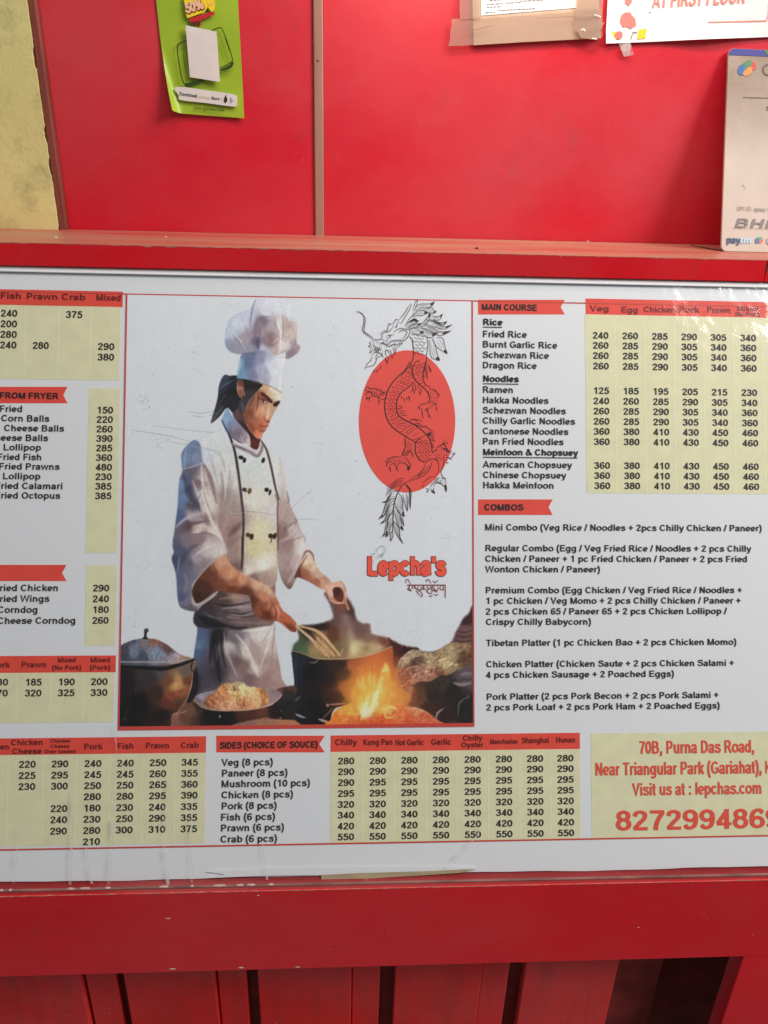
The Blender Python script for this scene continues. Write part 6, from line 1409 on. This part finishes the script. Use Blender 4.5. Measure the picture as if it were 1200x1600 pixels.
M_fp = paper('flyer_pink', (198, 112, 104)); M_fy = paper('flyer_gold', (208, 180, 50)); M_fg = paper('flyer_grey_line', (120, 110, 104)); M_fr = paper('flyer_rose', (205, 122, 110))
q4 = lambda pts: [(930 + x / 4.444, y / 4.444) for x, y in pts]
p = Print(FP, .0014); tilt_text(p, 'AT FIRST FLOOR', q4([(395, 56)])[0], q4([(1030, 24)])[0], 24, vs=78, hs=62); p.build('flyer_lettering', M_fr, wfl)
flat('rose_shape', FP, q4([(180, 105), (205, 88), (240, 86), (255, 110), (275, 130), (282, 178), (240, 205), (225, 188), (190, 190), (168, 150)]), M_fp, wfl, .0013)
flat('rose_shape', FP, q4([(200, -40), (255, -40), (250, 20), (230, 42), (205, 25)]), M_fp, wfl, .0013)
sq = flat('gold_square', FP, q4([(112, 225), (150, 220), (150, 275), (120, 282)]), M_fy, wfl, .0013)
flat('rose_dot', FP, q4([(135, 235), (160, 218), (185, 228), (182, 262), (158, 274), (136, 262)]), M_fp, sq, .0016, .0002, 3)
flat('gold_square', FP, q4([(300, 208), (355, 198), (345, 268), (288, 272)]), M_fy, wfl, .0013)
p = Print(FP, .0013); p.line(q4([(246, 274), (258, 228), (290, 226)]), .7); p.line(q4([(370, 90), (385, 86)]), .6); p.build('grey_bracket', M_fg, wfl)
p = Print(FP, .0013); p.line(q4([(780, 156), (1185, 146)]), .8); p.line(q4([(1185, 146), (1200, 100), (1203, 20)]), .8); p.build('rose_rule', M_fr, wfl)
p = flat('clear_tape', FP, [(966, 69), (974, 89), (990, 86), (984, 68)], M_drip, wfl, .0022, .0002)

# --- payment stand leaning on the wall, standing on the ledge
bl = hit(1127, 393, (0, 0, LEDGE_Z), (0, 0, 1))
tl = hit(1133, 76, (0, WALL_Y - .004, 0), (0, 1, 0))
sv = np.array([0, tl[1] - bl[1], tl[2] - LEDGE_Z]); SH = np.linalg.norm(sv); sv = sv / SH
sn = np.array([0, -sv[2], sv[1]])
SP = Plane((bl[0], bl[1], LEDGE_Z + .0005), sv, sn)
t = NT('grimy_ivory_shaded_card')
c = t.mix(t.ramp(t.noise(9, 5, rough=.65, stretch=(1, .6, 1)), .35, .65), (.64, .53, .45), (.54, .44, .36))
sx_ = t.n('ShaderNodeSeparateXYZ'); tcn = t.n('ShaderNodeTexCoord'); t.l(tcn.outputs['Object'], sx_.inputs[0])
hi = t.ramp(sx_.outputs['Y'], SH * .45, SH * .80, 0, .9)  # upper card darkened in the colour, standing in for its darker reflection
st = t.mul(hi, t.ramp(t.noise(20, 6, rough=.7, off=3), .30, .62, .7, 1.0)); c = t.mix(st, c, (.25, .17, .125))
c = t.mix(t.ramp(t.noise(75, 4, off=5), .68, .75, 0, .8), c, (.22, .14, .09))
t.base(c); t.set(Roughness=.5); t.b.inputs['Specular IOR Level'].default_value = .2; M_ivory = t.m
pst = empty('payment_stand', SP.matrix(), 'grimy ivory payment stand, its top shaded in the colour, leaning on the wall at the right end of the ledge', 'payment stand')
wst = .150; r = .006
def rr_(x0, y0, x1, y1, r, n=5):
    out = []
    for cx, cy, a0 in ((x1 - r, y1 - r, 0), (x0 + r, y1 - r, 90), (x0 + r, y0 + r, 180), (x1 - r, y0 + r, 270)):
        for k in range(n + 1): a = math.radians(a0 + 90 * k / n); out.append((cx + r * math.cos(a), cy + r * math.sin(a)))
    return out
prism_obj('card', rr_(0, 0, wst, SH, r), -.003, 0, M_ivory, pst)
tb = [(a, b) for a, b in rr_(.0006, 0, wst - .0006, SH - .0004, r) if b > SH - .0075]; 
tb = sorted([q for q in tb if q[0] < wst / 2], key=lambda q: q[1]) + sorted([q for q in tb if q[0] >= wst / 2], key=lambda q: -q[1])
tb = [(.0006, SH - .0075)] + tb + [(wst - .0006, SH - .0075)]
band = prism_obj('top_band', tb, -.0002, .0004, paper('stand_blue', (52, 50, 112)), pst)
prism_obj('band_green_end', [(.046, SH - .0072), (wst - .002, SH - .0072), (wst - .002, SH - .0012), (.040, SH - .0012)], .0004, .0007, paper('stand_green', (70, 100, 60)), band)
q47 = lambda pts: [(1100 + x / 4.71, 60 + y / 4.71) for x, y in pts]
lgp = empty('emblem'); lgp.parent = pst
for nm, pts, rgb in (('emblem_blue', [(250, 225), (270, 195), (300, 205), (290, 250), (275, 272), (250, 258)], (52, 84, 140)), ('emblem_green', [(285, 190), (315, 165), (345, 165), (350, 195), (315, 225), (290, 245), (300, 205)], (70, 110, 70)), ('emblem_red', [(345, 168), (380, 185), (378, 225), (355, 235), (340, 215), (350, 190)], (165, 62, 52)), ('emblem_amber', [(300, 235), (335, 210), (355, 230), (340, 262), (305, 278), (285, 265)], (196, 118, 66))):
    flat(nm, SP, q47(pts), paper(nm + '_ink', rgb), pst, .0006 + .0001 * len(nm) / 12, .0003, 3)
bpy.data.objects.remove(lgp)
M_sg = paper('stand_dark_grey', (86, 72, 64)); M_sl = paper('stand_grey', (120, 110, 104))
p = Print(SP, .0007)
p.line([(1100 + (468 + 34 * math.cos(a)) / 4.71, 60 + (232 + 38 * math.sin(a)) / 4.71) for a in np.linspace(.6, 5.7, 16)], 1.1)
p.line(q47([(285, 435), (400, 438), (700, 446)]), .5); p.text('S', q47([(458, 530)])[0][0], q47([(458, 530)])[0][0] + 5, q47([(458, 530)])[0][1], 6.5)
p.build('heading_lettering', M_sg, pst)
p = Print(SP, .0007); y_ = q47([(0, 1272)])[0][1]; p.text('UPI ID: gpay-1', q47([(240, 0)])[0][0], q47([(480, 0)])[0][0], y_, 6.6, vs=46, hs=40); p.build('account_lettering', M_sl, pst)
p = Print(SP, .0007)
x0, y0 = q47([(222, 1392)])[0]; u0, v0 = SP.px(x0, y0); u1, _ = SP.px(1100 + 600 / 4.71, y0); cp_ = SP.px(x0, y0 - 14)[1] - v0
b0_ = len(p.V); p.text_uv('BHIM', u0, u1, v0, cp_, vs=96, hs=70)
p.V = [(a[0] + (a[1] - v0) * .32, a[1], a[2]) for a in p.V]
p.text('BHARAT INTERFACE FOR MONEY', x0 - 2, 1100 + 640 / 4.71, q47([(0, 1408)])[0][1], 1.6, vs=60, hs=50)
p.build('scheme_lettering', paper('stand_mid_grey', (112, 104, 102)), pst)
y_ = q47([(0, 1508)])[0][1]
p = Print(SP, .0007); p.text('pay', q47([(166, 0)])[0][0], q47([(262, 0)])[0][0], y_, 10.5, vs=104, hs=84); p.build('wallet_lettering', paper('stand_navy', (62, 74, 104)), pst)
p = Print(SP, .0007); p.text('tm', q47([(266, 0)])[0][0], q47([(345, 0)])[0][0], y_, 10.5, vs=104, hs=84); p.build('wallet_pale_lettering', paper('stand_sky', (160, 182, 196)), pst)
for nm, pts, rgb in (('badge_blue', [(372, 1490), (385, 1468), (405, 1475), (395, 1510), (380, 1512)], (70, 110, 150)), ('badge_green', [(388, 1466), (415, 1460), (430, 1475), (405, 1490)], (90, 150, 120)), ('badge_red', [(415, 1475), (435, 1480), (425, 1505), (405, 1512), (402, 1495)], (200, 96, 84))):
    flat(nm, SP, q47(pts), paper(nm + '_ink', rgb), pst, .0007, .0003)
p = Print(SP, .0007); p.line([(1100 + (478 + 20 * math.cos(a)) / 4.71, 60 + (1496 + 22 * math.sin(a)) / 4.71) for a in np.linspace(.6, 5.7, 14)], .7); p.build('badge_lettering', M_sl, pst)
# a thin twig beside the stand's foot
tw = [hit(x_, y_, (0, 0, LEDGE_Z), (0, 0, 1)) for x_, y_ in ((1079, 384), (1100, 388), (1128, 393))]
bm = bmesh.new(); rings = []
for i, q in enumerate(tw):
    rd = (.0004, .0008, .0009)[i]; rings.append([bm.verts.new((q[0], q[1] + rd * math.cos(a), LEDGE_Z + rd + rd * math.sin(a))) for a in np.linspace(0, 2 * math.pi, 6, endpoint=False)])
for a, b in zip(rings, rings[1:]):
    for k in range(6): bm.faces.new((a[k], a[(k + 1) % 6], b[(k + 1) % 6], b[k]))
bm.faces.new(rings[0][::-1]); bm.faces.new(rings[-1])
tag(bm_obj('twig', bm, simple('dark_twig', (.06, .035, .025), .7), None, True), 'thin dark twig lying on the ledge at the foot of the payment stand', 'twig')
